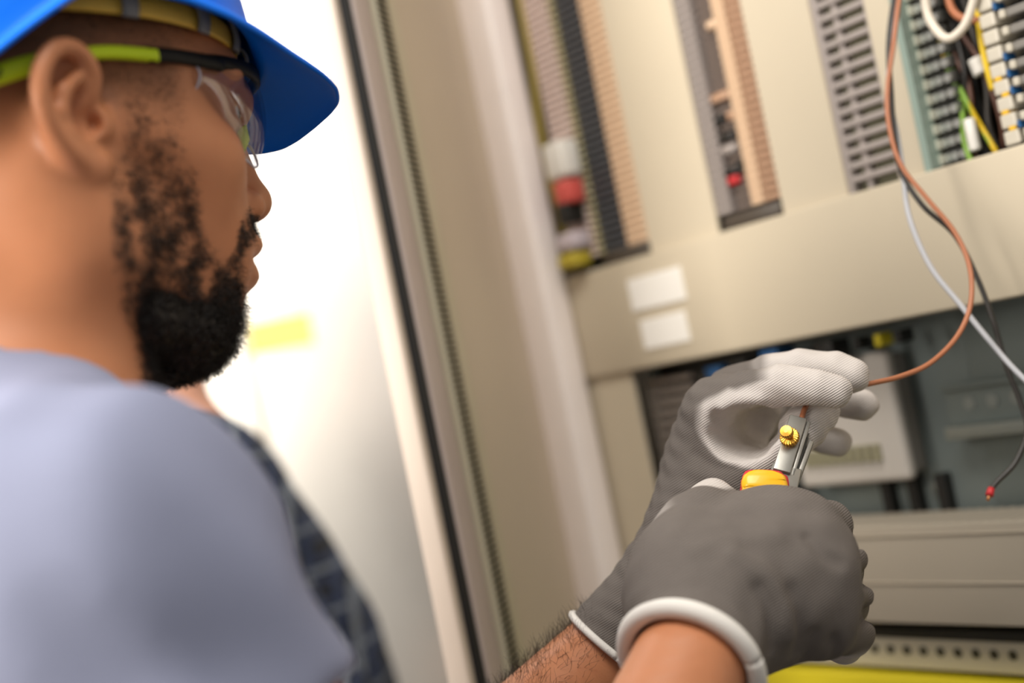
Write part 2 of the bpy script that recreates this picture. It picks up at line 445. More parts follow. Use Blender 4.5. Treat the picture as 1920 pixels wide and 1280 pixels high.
# local x: hinge -> free edge, local y>0 : inner face side
sy = 1.0
link('door_leaf', box_me((0.012, -.004, .12), (DW-.045, .0, 2.04)), beige_in, dr, False)
link('hinge_fold', box_me((.0, -.004, .12), (.016, .02, 2.04), .003), beige_in, dr)
link('door_edge', box_me((DW-.020, -.014, .12), (DW-.006, .004, 2.04), .003), mat('door_edge_paint', (214, 200, 186), .5), dr)
link('gasket', box_me((DW-.027, -.004, .12), (DW-.018, .010, 2.04), .002), rubber, dr)
link('folded_edge', box_me((DW-.062, -.004, .12), (DW-.026, .012, 2.04), .003), mat('fold_paint', (186, 172, 166), .5), dr)
rl = link('perforated_rail', box_me((DW-.118, .0, .14), (DW-.070, .014, 2.02), .002), mat('rail_paint', (196, 188, 164), .5), dr)
slot = box_me((-.016, 0, -.0016), (.0075, .0012, .0016)); slot.materials.append(darkolive)
for i in range(170):
    z = 1.06+i*.0052
    child(None, 'rail_slot', slot, (DW-.078, .0138, z), rl)
link('rail_edge', box_me((DW-.071, .0, .14), (DW-.062, .006, 2.02)), darkolive, dr, False)

# ------------------------------------------------------------------ contents of the openings
def strip_root(name, s, z, off, label, cat, group=None):
    o = empty(name, tuple(Q(s, z, off)), PROT, label, cat, group); return o
# A: left opening — row of terminals, dark comb, tan marker strip
ta = strip_root('terminal_row', -1.0, ZW, .003, 'long row of pale pink terminals and slate comb beside the white frame post', 'terminal strip')
def ab(s0, s1, o0, o1, z0, z1, bev=.0008): return box_me((s0+1.0, o0, z0), (s1+1.0, o1, z1), bev, 1)
link('base', ab(-1.076, -.954, .016, .02, 0, .42, 0), darkolive, ta, False)
tA = ab(-1.066, -1.034, -.001, .016, .0008, .0058); tA.materials.append(mat('pink_white_terminal', (226, 205, 196), .5))
tG = ab(-1.034, -1.026, .002, .016, .0008, .0052); tG.materials.append(mat('khaki_terminal', (190, 180, 140), .5))
tB = ab(-1.026, -.993, .004, .016, .001, .0056); tB.materials.append(mat('slate_plastic', (84, 86, 90), .5))
tC = ab(-.985, -.9555, -.002, .016, .0004, .0063); tC.materials.append(tan)
for i in range(60):
    z = .012+i*.0068
    child(None, 'terminal', tA, (0, 0, z), ta); child(None, 'comb_tooth', tB, (0, 0, z), ta); child(None, 'marker', tC, (0, 0, z), ta); child(None, 'terminal_foot', tG, (0, 0, z), ta)
link('end_stop', ab(-1.022, -.957, -.003, .016, .001, .012, .001), mat('brown_black_plastic', (80, 72, 64), .5), ta)
# B
tb = strip_root('terminal_row', -.828, ZW, .003, 'long row of grey comb terminals with tan marker strip between two plain cover plates', 'terminal strip')
def bb2(s0, s1, o0, o1, z0, z1, bev=.0008): return box_me((s0+.828, o0, z0), (s1+.828, o1, z1), bev, 1)
link('base', bb2(-.866, -.789, .016, .02, 0, .42, 0), darkolive, tb, False)
uA = bb2(-.8655, -.8475, -.001, .016, .0008, .0058); uA.materials.append(duct_grey)
uB = bb2(-.846, -.824, .004, .016, .001, .0054); uB.materials.append(mat('taupe_plastic', (128, 114, 106), .5))
uC = bb2(-.823, -.8095, -.002, .016, .0003, .0065); uC.materials.append(tan)
uD = bb2(-.8090, -.7915, .000, .016, .0008, .0056); uD.materials.append(tan2)
for i in range(60):
    z = .014+i*.0068
    child(None, 'comb_tooth', uA, (0, 0, z), tb); child(None, 'terminal', uB, (0, 0, z), tb); child(None, 'marker', uC, (0, 0, z), tb); child(None, 'marker_tab', uD, (0, 0, z), tb)
link('end_stop', bb2(-.858, -.792, -.003, .016, .0005, .012, .001), mat('brown_black_plastic', (80, 72, 64), .5), tb)
for z, s0, s1, mm_ in ((.036, -.846, -.834, red_pl), (.044, -.848, -.832, dark), (.046, -.832, -.826, dark), (.062, -.846, -.83, duct_grey), (.088, -.847, -.836, dark), (.072, -.846, -.828, dark), (.106, -.846, -.824, tan2), (.165, -.834, -.823, tan), (.088, -.832, -.825, tan2)):
    link('plug', bb2(s0, s1, -.001, .012, z, z+.007, .001), mm_, tb, True)
# C: slotted wire duct seen through the third opening
du = strip_root('slotted_wire_duct', -.697, ZW, .004, 'grey slotted wire duct with horizontal fingers beside the hanging wires', 'wire duct')
link('duct_bed', box_me((-.025, .0085, -.004), (.0255, .012, .44)), mat('olive_duct_inside', (118, 114, 90), .7), du, False)
link('duct_wall', box_me((-.025, -.002, -.004), (-.0195, .012, .44), .001), duct_grey, du)
link('duct_wall', box_me((.0235, -.002, -.004), (.0255, .012, .44), .0006), duct_grey, du)
link('centre_rib', box_me((-.0085, .001, -.004), (-.0035, .009, .44), .001), duct_grey, du)
fg = box_me((-.0235, -.001, 0), (.0235, .003, .0050), .001, 1); fg.materials.append(duct_grey)
for i in range(41): child(None, 'duct_finger', fg, (0, 0, .008+i*.0104), du)
# D: right opening, left column of nickel screw terminals
td = strip_root('screw_terminal_strip', -.640, ZW, .012, 'strip of nickel screw terminals behind the cream cable loop', 'terminal strip')
link('base', box_me((.001, .014, .0), (.03, .018, .42)), dark, td, False)
sb = box_me((.001, .002, .0006), (.022, .014, .0098), .001, 1); sb.materials.append(mat('charcoal_terminal', (74, 74, 70), .45))
sc_ = lathe_me([(.0001, .0012), (.0030, .0012), (.0034, 0), (.0034, -.0025), (.0001, -.0025)], 14); sc_.materials.append(silver)
ed = box_me((-.0008, -.004, .001), (.0012, .014, .0085), .0006, 1); ed.materials.append(mat('pale_green_grey', (196, 198, 182), .45))
for i in range(36):
    z = .002+i*.0110
    t_ = child(None, 'terminal_block', sb, (0, 0, z), td)
    child(None, 'side_tab', ed, (0, 0, z), td)
    for x in (.0045, .0105, .0178): child(None, 'screw', sc_, (x, .001, .005), t_, (math.pi/2, 0, 0))
# D: right column of cream lever terminals
te = strip_root('lever_terminal_strip', -.573, ZW, .002, 'strip of square cream terminals with grey levers at the right of the wire bundle', 'terminal strip')
link('base', box_me((-.006, .022, .004), (.06, .03, .42)), dark, te, False)
c1 = box_me((-.0065, -.002, .0007), (.0055, .022, .0106), .0016, 2); c1.materials.append(cream_pl)
c2 = box_me((.0080, -.001, .0035), (.0128, .022, .0095), .001, 1); c2.materials.append(cream_pl)
c3 = box_me((.0130, .001, .0035), (.046, .022, .0095), .001, 1); c3.materials.append(grey_pl)
ys, bs = box_me((-.003, -.001, -.0012), (.002, .01, .0015)), box_me((.0062, -.001, -.001), (.0080, .01, .0040))
ys.materials.append(orange_pl); bs.materials.append(blue_pl)
for i in range(34):
    z = .001+i*.0116
    t_ = child(None, 'terminal_cap', c1, (0, 0, z), te); child(None, 'lever_cap', c2, (0, 0, z), te); child(None, 'lever', c3, (0, 0, z), te)
    if i in (1, 2, 3, 4, 10): child(None, 'marker_tag', ys, (.002 if i % 2 else -.001, -.001, z), te)
    if i in (1, 3, 4, 5, 8): child(None, 'marker_tag', bs, (0, -.001, z), te)
link('wiring_bed', cb(-.637, -.50, ZW-.002, TOP, .045, .048), mat('dark_wiring_bed', (48, 42, 36), .7), cab, False)

# wires in the right opening
cu_yel = mat('green_wire_sheath', (130, 165, 50), .4)
def gy_mat():
    M = bpy.data.materials.new('green_yellow_sheath'); M.use_nodes = True; nt = M.node_tree; b = nt.nodes['Principled BSDF']; b.inputs['Roughness'].default_value = .4
    tc = nt.nodes.new('ShaderNodeTexCoord'); n = nt.nodes.new('ShaderNodeTexNoise'); n.inputs['Scale'].default_value = 34; n.inputs['Detail'].default_value = 0
    r = nt.nodes.new('ShaderNodeValToRGB'); r.color_ramp.elements[0].position = .53; r.color_ramp.elements[0].color = srgb(228, 190, 30); r.color_ramp.elements[1].position = .58; r.color_ramp.elements[1].color = srgb(125, 165, 55)
    nt.links.new(tc.outputs['Object'], n.inputs['Vector']); nt.links.new(n.outputs['Fac'], r.inputs[0]); nt.links.new(r.outputs[0], b.inputs['Base Color']); return M
gy = gy_mat()
yel_w = mat('yellow_wire_sheath', (236, 200, 30), .4)
brown_w = mat('brown_wire_sheath', (98, 66, 54), .45)
black_w = mat('black_wire_sheath', (44, 42, 40), .45)
cop_w = mat('copper_brown_sheath', (172, 108, 74), .42)
grey_w = mat('pale_grey_sheath', (188, 190, 196), .4)
dgrey_w = mat('dark_grey_sheath', (62, 58, 54), .45)
cream_w = mat('cream_cable_sheath', (226, 216, 200), .4)
def wire(name, pts, r, m_, label, group=None):
    """pts: (px, py, off) on the panel, or world points"""
    W = [PP(*p) if len(p) == 3 and max(p) > 20 else np.asarray(p) for p in pts]
    o = link(name, tube_me(W, r, 8, 8), m_); tag(o, label, 'wire', group); return o
G = 'wires in the right-hand opening'
wire('green_yellow_wire', [(1752, 40, 0.022), (1764, 80, 0.019), (1778, 130, 0.017), (1800, 180, 0.019), (1806, 225, 0.015), (1808, 262, 0.012), (1820, 300, 0.007), (1842, 333, 0.002), (1850, 341, 0.019)], .0021, gy, 'green and yellow wire running past a white sleeve to the opening sill', G)
wire('yellow_green_wire', [(1800, 165, 0.019), (1815, 195, 0.016), (1838, 235, 0.019), (1868, 285, 0.019), (1880, 312, 0.028)], .0021, gy, 'yellow and green wire slanting to the foot of the cream terminals', G)
wire('yellow_wire', [(1828, -30, 0.019), (1836, 40, 0.012), (1842, 85, 0.010), (1852, 130, 0.009), (1862, 168, 0.010)], .0024, yel_w, 'yellow wire along the side of the cream terminals', G)
wire('green_wire', [(1765, 70, 0.025), (1776, 100, 0.019), (1790, 142, 0.022)], .0024, cu_yel, 'short green wire below the white cable loop', G)
wire('copper_wire', [(1775, -30, 0.019), (1782, 10, 0.012), (1800, 32, 0.009), (1835, 38, 0.012), (1850, 36, 0.025)], .0028, cop_w, 'copper brown wire curling inside the white cable loop', G)
wire('brown_wire', [(1772, 40, 0.025), (1790, 105, 0.022), (1815, 150, 0.022), (1822, 210, 0.019), (1815, 260, 0.019), (1835, 300, 0.019), (1880, 318, 0.019), (1930, 305, 0.019)], .0021, brown_w, 'brown wire looping along the bottom of the right opening', G)
wire('brown_wire', [(1800, 60, 0.025), (1835, 110, 0.022), (1860, 170, 0.022), (1878, 230, 0.025), (1882, 280, 0.031)], .0021, brown_w, 'brown wire descending beside the cream terminals', G)
wire('black_wire', [(1755, -20, 0.025), (1790, 60, 0.025), (1808, 130, 0.019), (1812, 200, 0.022), (1830, 290, 0.022), (1870, 325, 0.019), (1940, 300, 0.019)], .0021, black_w, 'black wire threading down the middle of the right opening', G)
wire('black_wire', [(1745, 20, 0.025), (1770, 90, 0.022), (1785, 170, 0.022), (1800, 220, 0.025), (1830, 320, 0.028)], .0023, black_w, 'black wire beside the nickel screws', G)
wire('dark_grey_wire', [(1800, -20, 0.028), (1830, 80, 0.028), (1850, 160, 0.028), (1855, 240, 0.028), (1890, 330, 0.025)], .0026, dgrey_w, 'dark grey wire lying deep behind the wire bundle', G)
wire('black_wire', [(1770, -20, 0.028), (1800, 90, 0.028), (1826, 180, 0.028), (1840, 250, 0.028), (1860, 320, 0.025)], .0025, black_w, 'black wire lying deep beside the dark grey wire', G)
sl = link('wire_sleeve', tube_me([PP(1817, 225, 0.012), PP(1822, 250, 0.010), PP(1829, 282, 0.010)], .0042, 10), white_pl); tag(sl, 'white plastic sleeve on the green and yellow wire', 'sleeve')
sl = link('wire_sleeve', tube_me([PP(1830, 110, 0.019), PP(1842, 138, 0.019)], .006, 10), white_pl); tag(sl, 'short white plug behind the yellow wire', 'sleeve')
sl = link('cable_loop', tube_me([PP(1733, -60, -.004), PP(1735, 0, -.004), PP(1745, 40, -.006), PP(1775, 72, -.008), PP(1806, 52, -.006), PP(1825, 5, -.004), PP(1838, -60, -.004)], .0031, 12), cream_w); tag(sl, 'thick cream cable hanging in a loop over the screw terminals', 'cable')

# A-opening: green/yellow cable and coloured plugs beside the frame post
sl = link('earth_cable', tube_me([PP(968, -60, .01), PP(985, 40, .01), PP(1002, 140, .012), PP(1010, 230, .012), PP(1030, 330, .014), PP(1052, 420, .014), PP(1068, 480, .02)], .0048, 12), mat('ochre_green_sheath', (190, 168, 90), .45, noise=.25, nscale=12)); tag(sl, 'ochre green earth cable hanging beside the white frame post', 'cable')
def plug(name, px, py, w_, h_, m_, label):
    s, z = PS(px, py, -.012)
    o = empty(name, tuple(Q(s, z, -.012)), PROT, label, 'plug', 'plugs beside the frame post')
    link('body', box_me((-w_/2, -.01, -h_/2), (w_/2, .012, h_/2), .003, 2), m_, o)
    link('contact', box_me((-w_*.3, .012, -h_*.3), (w_*.3, .022, h_*.3), .001), silver, o)
plug('white_plug', 1052, 300, .028, .034, white_pl, 'white plug on the pale terminal row')
plug('red_plug', 1066, 360, .020, .022, mat('salmon_plastic', (214, 92, 84), .5), 'red plug under the white plug')
plug('black_plug', 1068, 400, .016, .020, dark, 'black plug under the red plug')
plug('lilac_plug', 1074, 452, .024, .016, mat('lilac_plastic', (202, 190, 196), .5), 'pale lilac plug under the black plug')
plug('yellow_plug', 1076, 488, .026, .014, mat('olive_yellow_plastic', (186, 168, 52), .5), 'olive yellow plug at the foot of the pale terminal row')

# --- lower opening
lb = strip_root('terminal_block_row', -.985, 1.30, .012, 'dark comb of terminals in the lower opening behind the gloved hands', 'terminal strip')
link('base', box_me((-.03, .022, -.05), (.10, .026, .188)), dark, lb, False)
ct = box_me((-.027, 0, 0), (.035, .02, .0052), .0008, 1); ct.materials.append(mat('taupe_grey_plastic', (138, 128, 120), .5))
for i in range(23): child(None, 'comb_tooth', ct, (0, 0, -.045+i*.0098), lb)
link('cover', box_me((.008, -.008, .035), (.05, .0, .125), .002), white_pl, lb)
for x0, z0, m_ in ((.055, .166, blue_pl), (.085, .168, dark), (.125, .172, blue_pl), (.150, .166, dark), (.04, .164, dark), (.185, .170, dark)):
    link('connector', box_me((x0, .0, z0-.004), (x0+.020, .022, z0+.012), .001), m_, lb)
for x0, m_ in ((.242, yellow), (.22, dark), (.262, dark)):
    link('connector', box_me((x0, .008, .170), (x0+.006, .024, .180), .001), m_, lb)
s0, z1 = PS(1475, 700, .042); s1, zz = PS(1668, 655, .042); s2, z0 = PS(1715, 900, .042)
bx = empty('junction_box', tuple(Q(s0, z0, .054)), PROT, 'light grey plastic junction box with rounded corners behind the gloved fingers', 'box')
W_, H_ = s2-s0-.004, zz-z0
link('lid', box_me((-.01, -.012, 0), (W_, .0, H_), .0055, 3), mat('light_grey_plastic', (196, 190, 182), .5), bx)
link('housing', box_me((-.006, 0.0, .004), (W_-.004, .018, H_-.004), .003), grey_pl, bx)
pin = box_me((0, -.004, -.010), (.005, .03, .004), .0005, 1); pin.materials.append(mat('khaki_plastic', (150, 145, 118), .5))
for i in range(9): child(None, 'pin', pin, (.004+i*.0095, -.013, .028), bx)
nt_ = box_me((0, 0, -.035), (.010, .012, .0), .001, 1); nt_.materials.append(dark)
for x in (.055, .083, .112): child(None, 'foot', nt_, (x, .01, 0), bx)
# perforated mounting rail
ra = strip_root('mounting_rail', -.72, 1.41, .06, 'grey steel mounting rail with round holes at the right of the junction box', 'rail')
link('web', box_me((0, 0, -.012), (.40, .004, .016), .0008), steel, ra)
link('flange', box_me((0, -.009, -.022), (.40, .002, -.012), .001), rail_m, ra)
link('flange', box_me((0, -.006, .016), (.40, .002, .020), .001), steel, ra)
ho = lathe_me([(.0001, .0006), (.0052, .0006), (.0052, -.0006), (.0001, -.0006)], 16); ho.materials.append(mat('bare_hole', (150, 156, 152), .4, .5))
for i in range(18): child(None, 'rail_hole', ho, (.022+i*.021, -.0004, .004), ra, (math.pi/2, 0, 0))
rp = strip_root('mounting_plate', -.70, 1.345, .07, 'grey steel mounting plate behind the black wire end', 'plate')
link('sheet', box_me((0, 0, -.02), (.40, .003, .145), .001), steel, rp)
s_, z_ = PS(1758, 912, .07)
link('plate_hole', lathe_me([(.0001, .001), (.0062, .001), (.0066, 0), (.0001, 0)], 18), mat('bare_hole', (150, 156, 152), .4, .5), rp).matrix_local = Matrix.Translation((s_+.70, -.0005, z_-1.345)) @ Matrix.Rotation(math.pi/2, 4, 'X')
link('tab', box_me((.10, -.012, -.012), (.16, 0, -.004), .001), dark, rp)
# wide trunking across the bottom
tr = strip_root('cable_trunking', -.95, 1.257, -.002, 'wide grey beige cable trunking under the steel mounting rail', 'wire duct')
link('cover', box_me((.0, .0, 0), (.60, .004, .0765), .0012), duct_front, tr)
link('cover_ridge', box_me((.0, -.0012, .031), (.60, .001, .0325), .0004, 1), duct_front, tr)
link('cover_ridge', box_me((.0, -.0012, .068), (.60, .001, .0692), .0004, 1), duct_front, tr)
link('side_wall', box_me((.0, .004, .002), (.60, .060, .004)), duct_front, tr, False)
tf = box_me((0, .004, .072), (.0062, .062, .0752), .0006, 1); tf.materials.append(duct_front)
for i in range(60): child(None, 'duct_finger', tf, (.004+i*.0098, 0, 0), tr)
link('bed', box_me((0, .058, 0), (.60, .062, .074)), duct_front, tr, False)
# perforated strip; a black bar above it paints the shade of the gap
ps = strip_root('perforated_strip', -.95, 1.2175, .02, 'pale perforated steel strip under the cable trunking', 'rail')
link('strip', box_me((0, 0, -.003), (.60, .003, .022), .0008), mat('pale_grey_paint', (200, 194, 180), .45), ps)
link('gap_shade', box_me((0, -.002, .022), (.60, .03, .030)), dark, ps, False)
hh = lathe_me([(.0001, .0006), (.0038, .0006), (.0038, -.0006), (.0001, -.0006)], 12); hh.materials.append(darkolive)
for i in range(36): child(None, 'strip_hole', hh, (.01+i*.0165, -.0002, .0118), ps, (math.pi/2, 0, 0))
yb = strip_root('yellow_trunking', -.98, 1.0995, .0, 'bright yellow trunking along the bottom of the cabinet opening', 'wire duct')
link('cover', box_me((0, 0, 0), (.64, .004, .113), .001), yellow, yb)
link('top_face', box_me((0, .004, .107), (.64, .05, .111)), yellow, yb, False)

# --- three loose wires hanging from the panel to the hands
def W3(l): return [P(*q) for q in l]
o = link('copper_wire', tube_me(W3([(1700, -60, 1.0), (1686, 0, .985), (1676, 80, .975), (1664, 170, .965), (1668, 240, .955), (1690, 310, .945), (1738, 372, .935), (1790, 435, .925), (1818, 500, .915), (1820, 570, .905), (1795, 630, .895), (1745, 680, .885), (1690, 705, .875), (1632, 719, .866), (1590, 728, .862), (1550, 738, .858), (1518, 752, .850), (1509, 766, .842), (1502, 788, .836), (1499, 800, .834)]), .00165, 10, 8), cop_w); tag(o, 'thin copper brown wire held in the gloved fingers and the stripping tool', 'wire')
o = link('black_wire', tube_me(W3([(1690, -60, 1.0), (1674, 10, .99), (1666, 90, .98), (1671, 170, .972), (1676, 240, .966), (1690, 320, .96), (1730, 385, .95), (1790, 440, .945), (1832, 520, .94), (1862, 600, .935), (1885, 680, .93), (1912, 750, .925), (1926, 805, .92), (1905, 865, .915), (1868, 905, .912), (1857, 920, .91)]), .0018, 10, 8), mat('black_sheath', (48, 45, 42), .4)); tag(o, 'black hanging wire whose bare end has a red ferrule', 'wire')
WM[o] = Matrix.Identity(4)
link('ferrule', tube_me(W3([(1859, 915, .911), (1855, 929, .909)]), [.0022, .0026], 10, 2), red_pl, o)
link('bare_tip', tube_me(W3([(1855, 928, .909), (1852, 938, .908)]), .0011, 8, 2), mat('bare_copper', (205, 140, 95), .3, .8), o)
o = link('grey_wire', tube_me(W3([(1694, -60, 1.0), (1680, 20, .99), (1668, 100, .98), (1668, 180, .975), (1684, 260, .968), (1694, 330, .96), (1706, 410, .95), (1745, 500, .94), (1800, 570, .93), (1850, 632, .92), (1900, 690, .91), (1960, 745, .90), (2040, 800, .89)]), .0018, 10, 8), grey_w); tag(o, 'pale grey wire hanging loose across the panel', 'wire')

# ------------------------------------------------------------------ the man in the blue helmet
PSI, TAU, RHO = math.radians(38), math.radians(-5), math.radians(7)
HF = math.cos(PSI)*math.cos(TAU)*RT-math.cos(PSI)*math.sin(TAU)*UPV+math.sin(PSI)*FW
HU = math.sin(TAU)*RT+math.cos(TAU)*UPV
HL = -math.sin(PSI)*math.cos(TAU)*RT+math.sin(PSI)*math.sin(TAU)*UPV+math.cos(PSI)*FW
HL, HU = math.cos(RHO)*HL-math.sin(RHO)*HU, math.cos(RHO)*HU+math.sin(RHO)*HL
HO = P(165, 225, .66)+.072*HL
HM = np.stack([HF, HL, HU], 1)              # head axes as columns: forward, left, up
def H(x, y, z): return HO+HM@np.array([x, y, z], float)
def toH(p): return (p-HO)@HM

NB = H(-.04, 0, -.145)
SHR = P(190, 1050, .545); ELR = P(863, 2240, .55); WRR = P(1290, 1255, .698)
lat = np.array([HL[0], HL[1], 0]); lat /= np.linalg.norm(lat)
fwd = np.array([HF[0], HF[1], 0]); fwd /= np.linalg.norm(fwd)
v_ = SHR-NB; SHL = NB+v_-2*(v_@lat)*lat+np.array([0, 0, -.01])
ELL = P(583, 1770, .85); WRL = P(1140, 1225, .87)
UZ = np.array([0, 0, 1.])
TM = np.stack([fwd, lat, UZ], 1)
base1 = NB-fwd*.05; base1 = np.array([base1[0], base1[1], 0])
man = empty('person', tuple(base1), 0, 'bearded man in blue helmet, safety glasses, grey-blue T-shirt and grey work gloves stripping a wire', 'person')

def torso(F, g, k=.05):
    """shared trunk shape, inflated by g"""
    F.ell(NB+np.array([0, 0, -.21])-fwd*.01, (.115+g, .165+g, .20+g), TM, k)
    F.ell(NB+np.array([0, 0, -.36])-fwd*.01, (.10+g, .145+g, .22+g), TM, k)
    F.ell(NB+np.array([0, 0, -.53])-fwd*.02, (.105+g, .15+g, .12+g), TM, k)
    for S_ in (SHR, SHL):
        F.cone(NB+np.array([0, 0, .002]), S_+np.array([0, 0, -.004]), .055+g, .042+g, k*.5)
        F.cone(S_, NB+np.array([0, 0, -.18]), .050+g, .08+g, k*.5)

# body surface: head, neck, trunk and both arms in one skin
hc = [H(x, y, z) for x in (-.07, .135) for y in (-.098, .085) for z in (-.125, .065)]
lo_, hi_ = np.min(hc, 0), np.max(hc, 0)
FB = Field(axis_grid(-.58, .13, lo_[0], hi_[0]), axis_grid(.42, 1.08, lo_[1], hi_[1]), axis_grid(.92, 1.82, lo_[2], hi_[2]))
FB.ell(H(0, 0, .05), (.096, .074, .085), HM, .02)
FB.ell(H(.046, 0, .05), (.057, .060, .055), HM, .03)
FB.ell(H(.040, 0, -.012), (.058, .063, .062), HM, .03)
for a in (-1, 1):
    FB.cone(H(.015, a*.061, -.002), H(.076, a*.043, -.010), .012, .012, .022)
    FB.cone(H(-.002, a*.052, -.052), H(.064, a*.020, -.088), .019, .016, .028)
    FB.cone(H(-.014, a*.056, -.02), H(.0, a*.053, -.06), .016, .017, .03)
FB.ell(H(.066, 0, -.035), (.036, .044, .044), HM, .025)
FB.ell(H(.080, 0, -.053), (.026, .034, .026), HM, .018)
FB.cone(H(.02, 0, -.045), H(.058, 0, -.078), .050, .026, .03)
FB.ell(H(.071, 0, -.090), (.016, .021, .016), HM, .02)
for p0, p1 in (((.088, -.043, .034), (.105, -.012, .031)), ((.105, -.012, .031), (.105, .012, .031)), ((.105, .012, .031), (.088, .043, .034))):
    FB.cone(H(*p0), H(*p1), .010, .010, .016)
FB.cone(H(.1030, 0, .022), H(.1160, 0, -.019), .0095, .0098, .012)
FB.cone(H(.092, -.014, -.002), H(.092, .014, -.002), .012, .012, .012)
FB.ell(H(.1165, 0, -.0225), (.0118, .0115, .0105), HM, .006)
for a in (-1, 1):
    FB.ell(H(.1060, a*.0135, -.0275), (.0115, .0075, .0088), HM, .006)
    FB.ell(H(.1105, a*.0095, -.0360), (.0068, .0046, .0050), HM, .002, 'cut')
    FB.ell(H(.100, a*.040, .018), (.016, .020, .0115), HM, .010, 'cut')
    FB.ell(H(.0850, a*.0350, .018), (.0135, .0145, .0135), HM, .004)
    FB.ell(H(.0985, a*.0385, .0165), (.010, .0130, .0034), HM, .0015, 'cut')
FB.ell(H(.1015, 0, -.0485), (.0145, .0235, .0078), HM, .006)
FB.ell(H(.0975, 0, -.0650), (.0145, .0205, .0085), HM, .006)
FB.ell(H(.1140, 0, -.0568), (.016, .032, .0013), HM, .003, 'cut')
# ears
for a in (-1, 1):
    e = lambda x, y, z: H(x, -a*y, z)
    EM = HM.copy()
    FB.cone(e(-.006, -.062, .0), e(-.013, -.075, .004), .017, .014, .006)
    FB.ell(e(-.013, -.0800, .004), (.0155, .0055, .025), HM, .004)
    FB.ell(e(-.006, -.0870, -.001), (.0095, .0115, .0145), HM, .003, 'cut')
    FB.ell(e(-.013, -.0890, .0155), (.0105, .0085, .0095), HM, .003, 'cut')
    hx = [(-.007, -.0745, .003), (.0005, -.0785, .012), (-.0005, -.083, .0215), (-.009, -.0875, .0285), (-.019, -.0905, .0265), (-.0265, -.092, .0165), (-.0285, -.0915, .005), (-.0255, -.089, -.006), (-.0185, -.085, -.0155), (-.010, -.0810, -.0225)]
    hx = catmull(hx, 3)
    for i in range(len(hx)-1): FB.cone(e(*hx[i]), e(*hx[i+1]), .0038, .0038, .003)
    ah = [(-.008, -.084, .016), (-.0155, -.0865, .009), (-.0185, -.0865, -.001), (-.0155, -.084, -.010), (-.008, -.0805, -.0155)]
    for i in range(4): FB.cone(e(*ah[i]), e(*ah[i+1]), .0033, .0033, .003)
    FB.ell(e(-.003, -.0780, -.0235), (.0085, .0048, .0075), HM, .004)
    FB.ell(e(.0045, -.0765, -.0035), (.0050, .0042, .0070), HM, .004)
    FB.ell(e(.000, -.0800, -.004), (.0034, .008, .005), HM, .002, 'cut')
# neck
FB.cone(H(-.030, 0, -.02), NB, .056, .060, .03)
for a in (-1, 1): FB.cone(H(-.020, a*.050, -.03), H(.012, a*.022, -.165), .014, .014, .035)
FB.cone(NB, NB+np.array([0, 0, -.08]), .060, .075, .05)
torso(FB, 0)
for S_, E_, W_, in ((SHR, ELR, WRR), (SHL, ELL, WRL)):
    FB.cone(S_, E_, .047, .039, .03)
    FB.cone(S_+(E_-S_)*.22, S_+(E_-S_)*.62, .0570, .050, .01)
    m1 = E_+(W_-E_)*.3
    FB.cone(E_, m1, .038, .040, .02); FB.cone(m1, W_, .040, .0285, .006)
HNR = P(1345, 1140, .735); HNL = P(1322, 990, .872)
FB.cone(WRR, HNR, .0265, .022, .004); FB.cone(WRL, HNL, .0265, .020, .004)
bm_ = FB.mesh('body', 1); del FB
co = vco(bm_); hl = toH(co)
# beard colouring mask from anatomy (head axes)
CHEEK = [(.016, .012), (.036, .006), (.046, -.014), (.057, -.036), (.060, -.056), (.070, -.066), (.084, -.062), (.088, -.068), (.087, -.078), (.09, -.09), (.09, -.13), (.016, -.13), (.016, -.101), (.008, -.080), (.003, -.060), (.006, -.038), (.014, -.012)]
MUST = [(.112, -.0345), (.098, -.0345), (.082, -.043), (.070, -.062), (.082, -.068), (.0925, -.052), (.108, -.0435), (.116, -.0425), (.118, -.035)]
def beard_density(h, soft=.004):
    near = np.abs(h[:, 1]) < .085
    acc = np.zeros(len(h))
    offs = [(0, 0), (soft, 0), (-soft, 0), (0, soft), (0, -soft), (soft*.7, soft*.7), (-soft*.7, -soft*.7), (soft*.7, -soft*.7), (-soft*.7, soft*.7)]
    for dx, dz in offs: acc += inpoly(h[:, 0]+dx, h[:, 2]+dz, CHEEK)
    acc /= len(offs)
    mu = np.zeros(len(h))
    for dx, dz in offs: mu += inpoly(h[:, 0]+dx*.4, h[:, 2]+dz*.4, MUST)
    mu = mu/len(offs)*(np.abs(h[:, 1]) < .042)*np.clip(.75+.5*vnoise(h, 330, 9), .3, 1)
    chin = sstep(-.078, -.10, h[:, 2])*sstep(.02, .04, h[:, 0])+sstep(.05, .075, h[:, 0])*sstep(-.066, -.08, h[:, 2])
    lvl = np.clip(.30+.55*sstep(-.0, -.055, h[:, 2])+chin, 0, 1)
    patch = .62+.5*vnoise(h, 260, 3)+.25*vnoise(h, 520, 5)
    d = acc*np.clip(lvl*np.where(chin > .5, 1, patch), 0, 1)
    under = sstep(.004, .0, np.abs(h[:, 0]-.0985))*sstep(.004, 0, np.abs(h[:, 2]+.0775))*(np.abs(h[:, 1]) < .008)
    return np.clip(np.maximum(np.maximum(d, mu*.95), under), 0, 1)*near
bd = beard_density(hl)
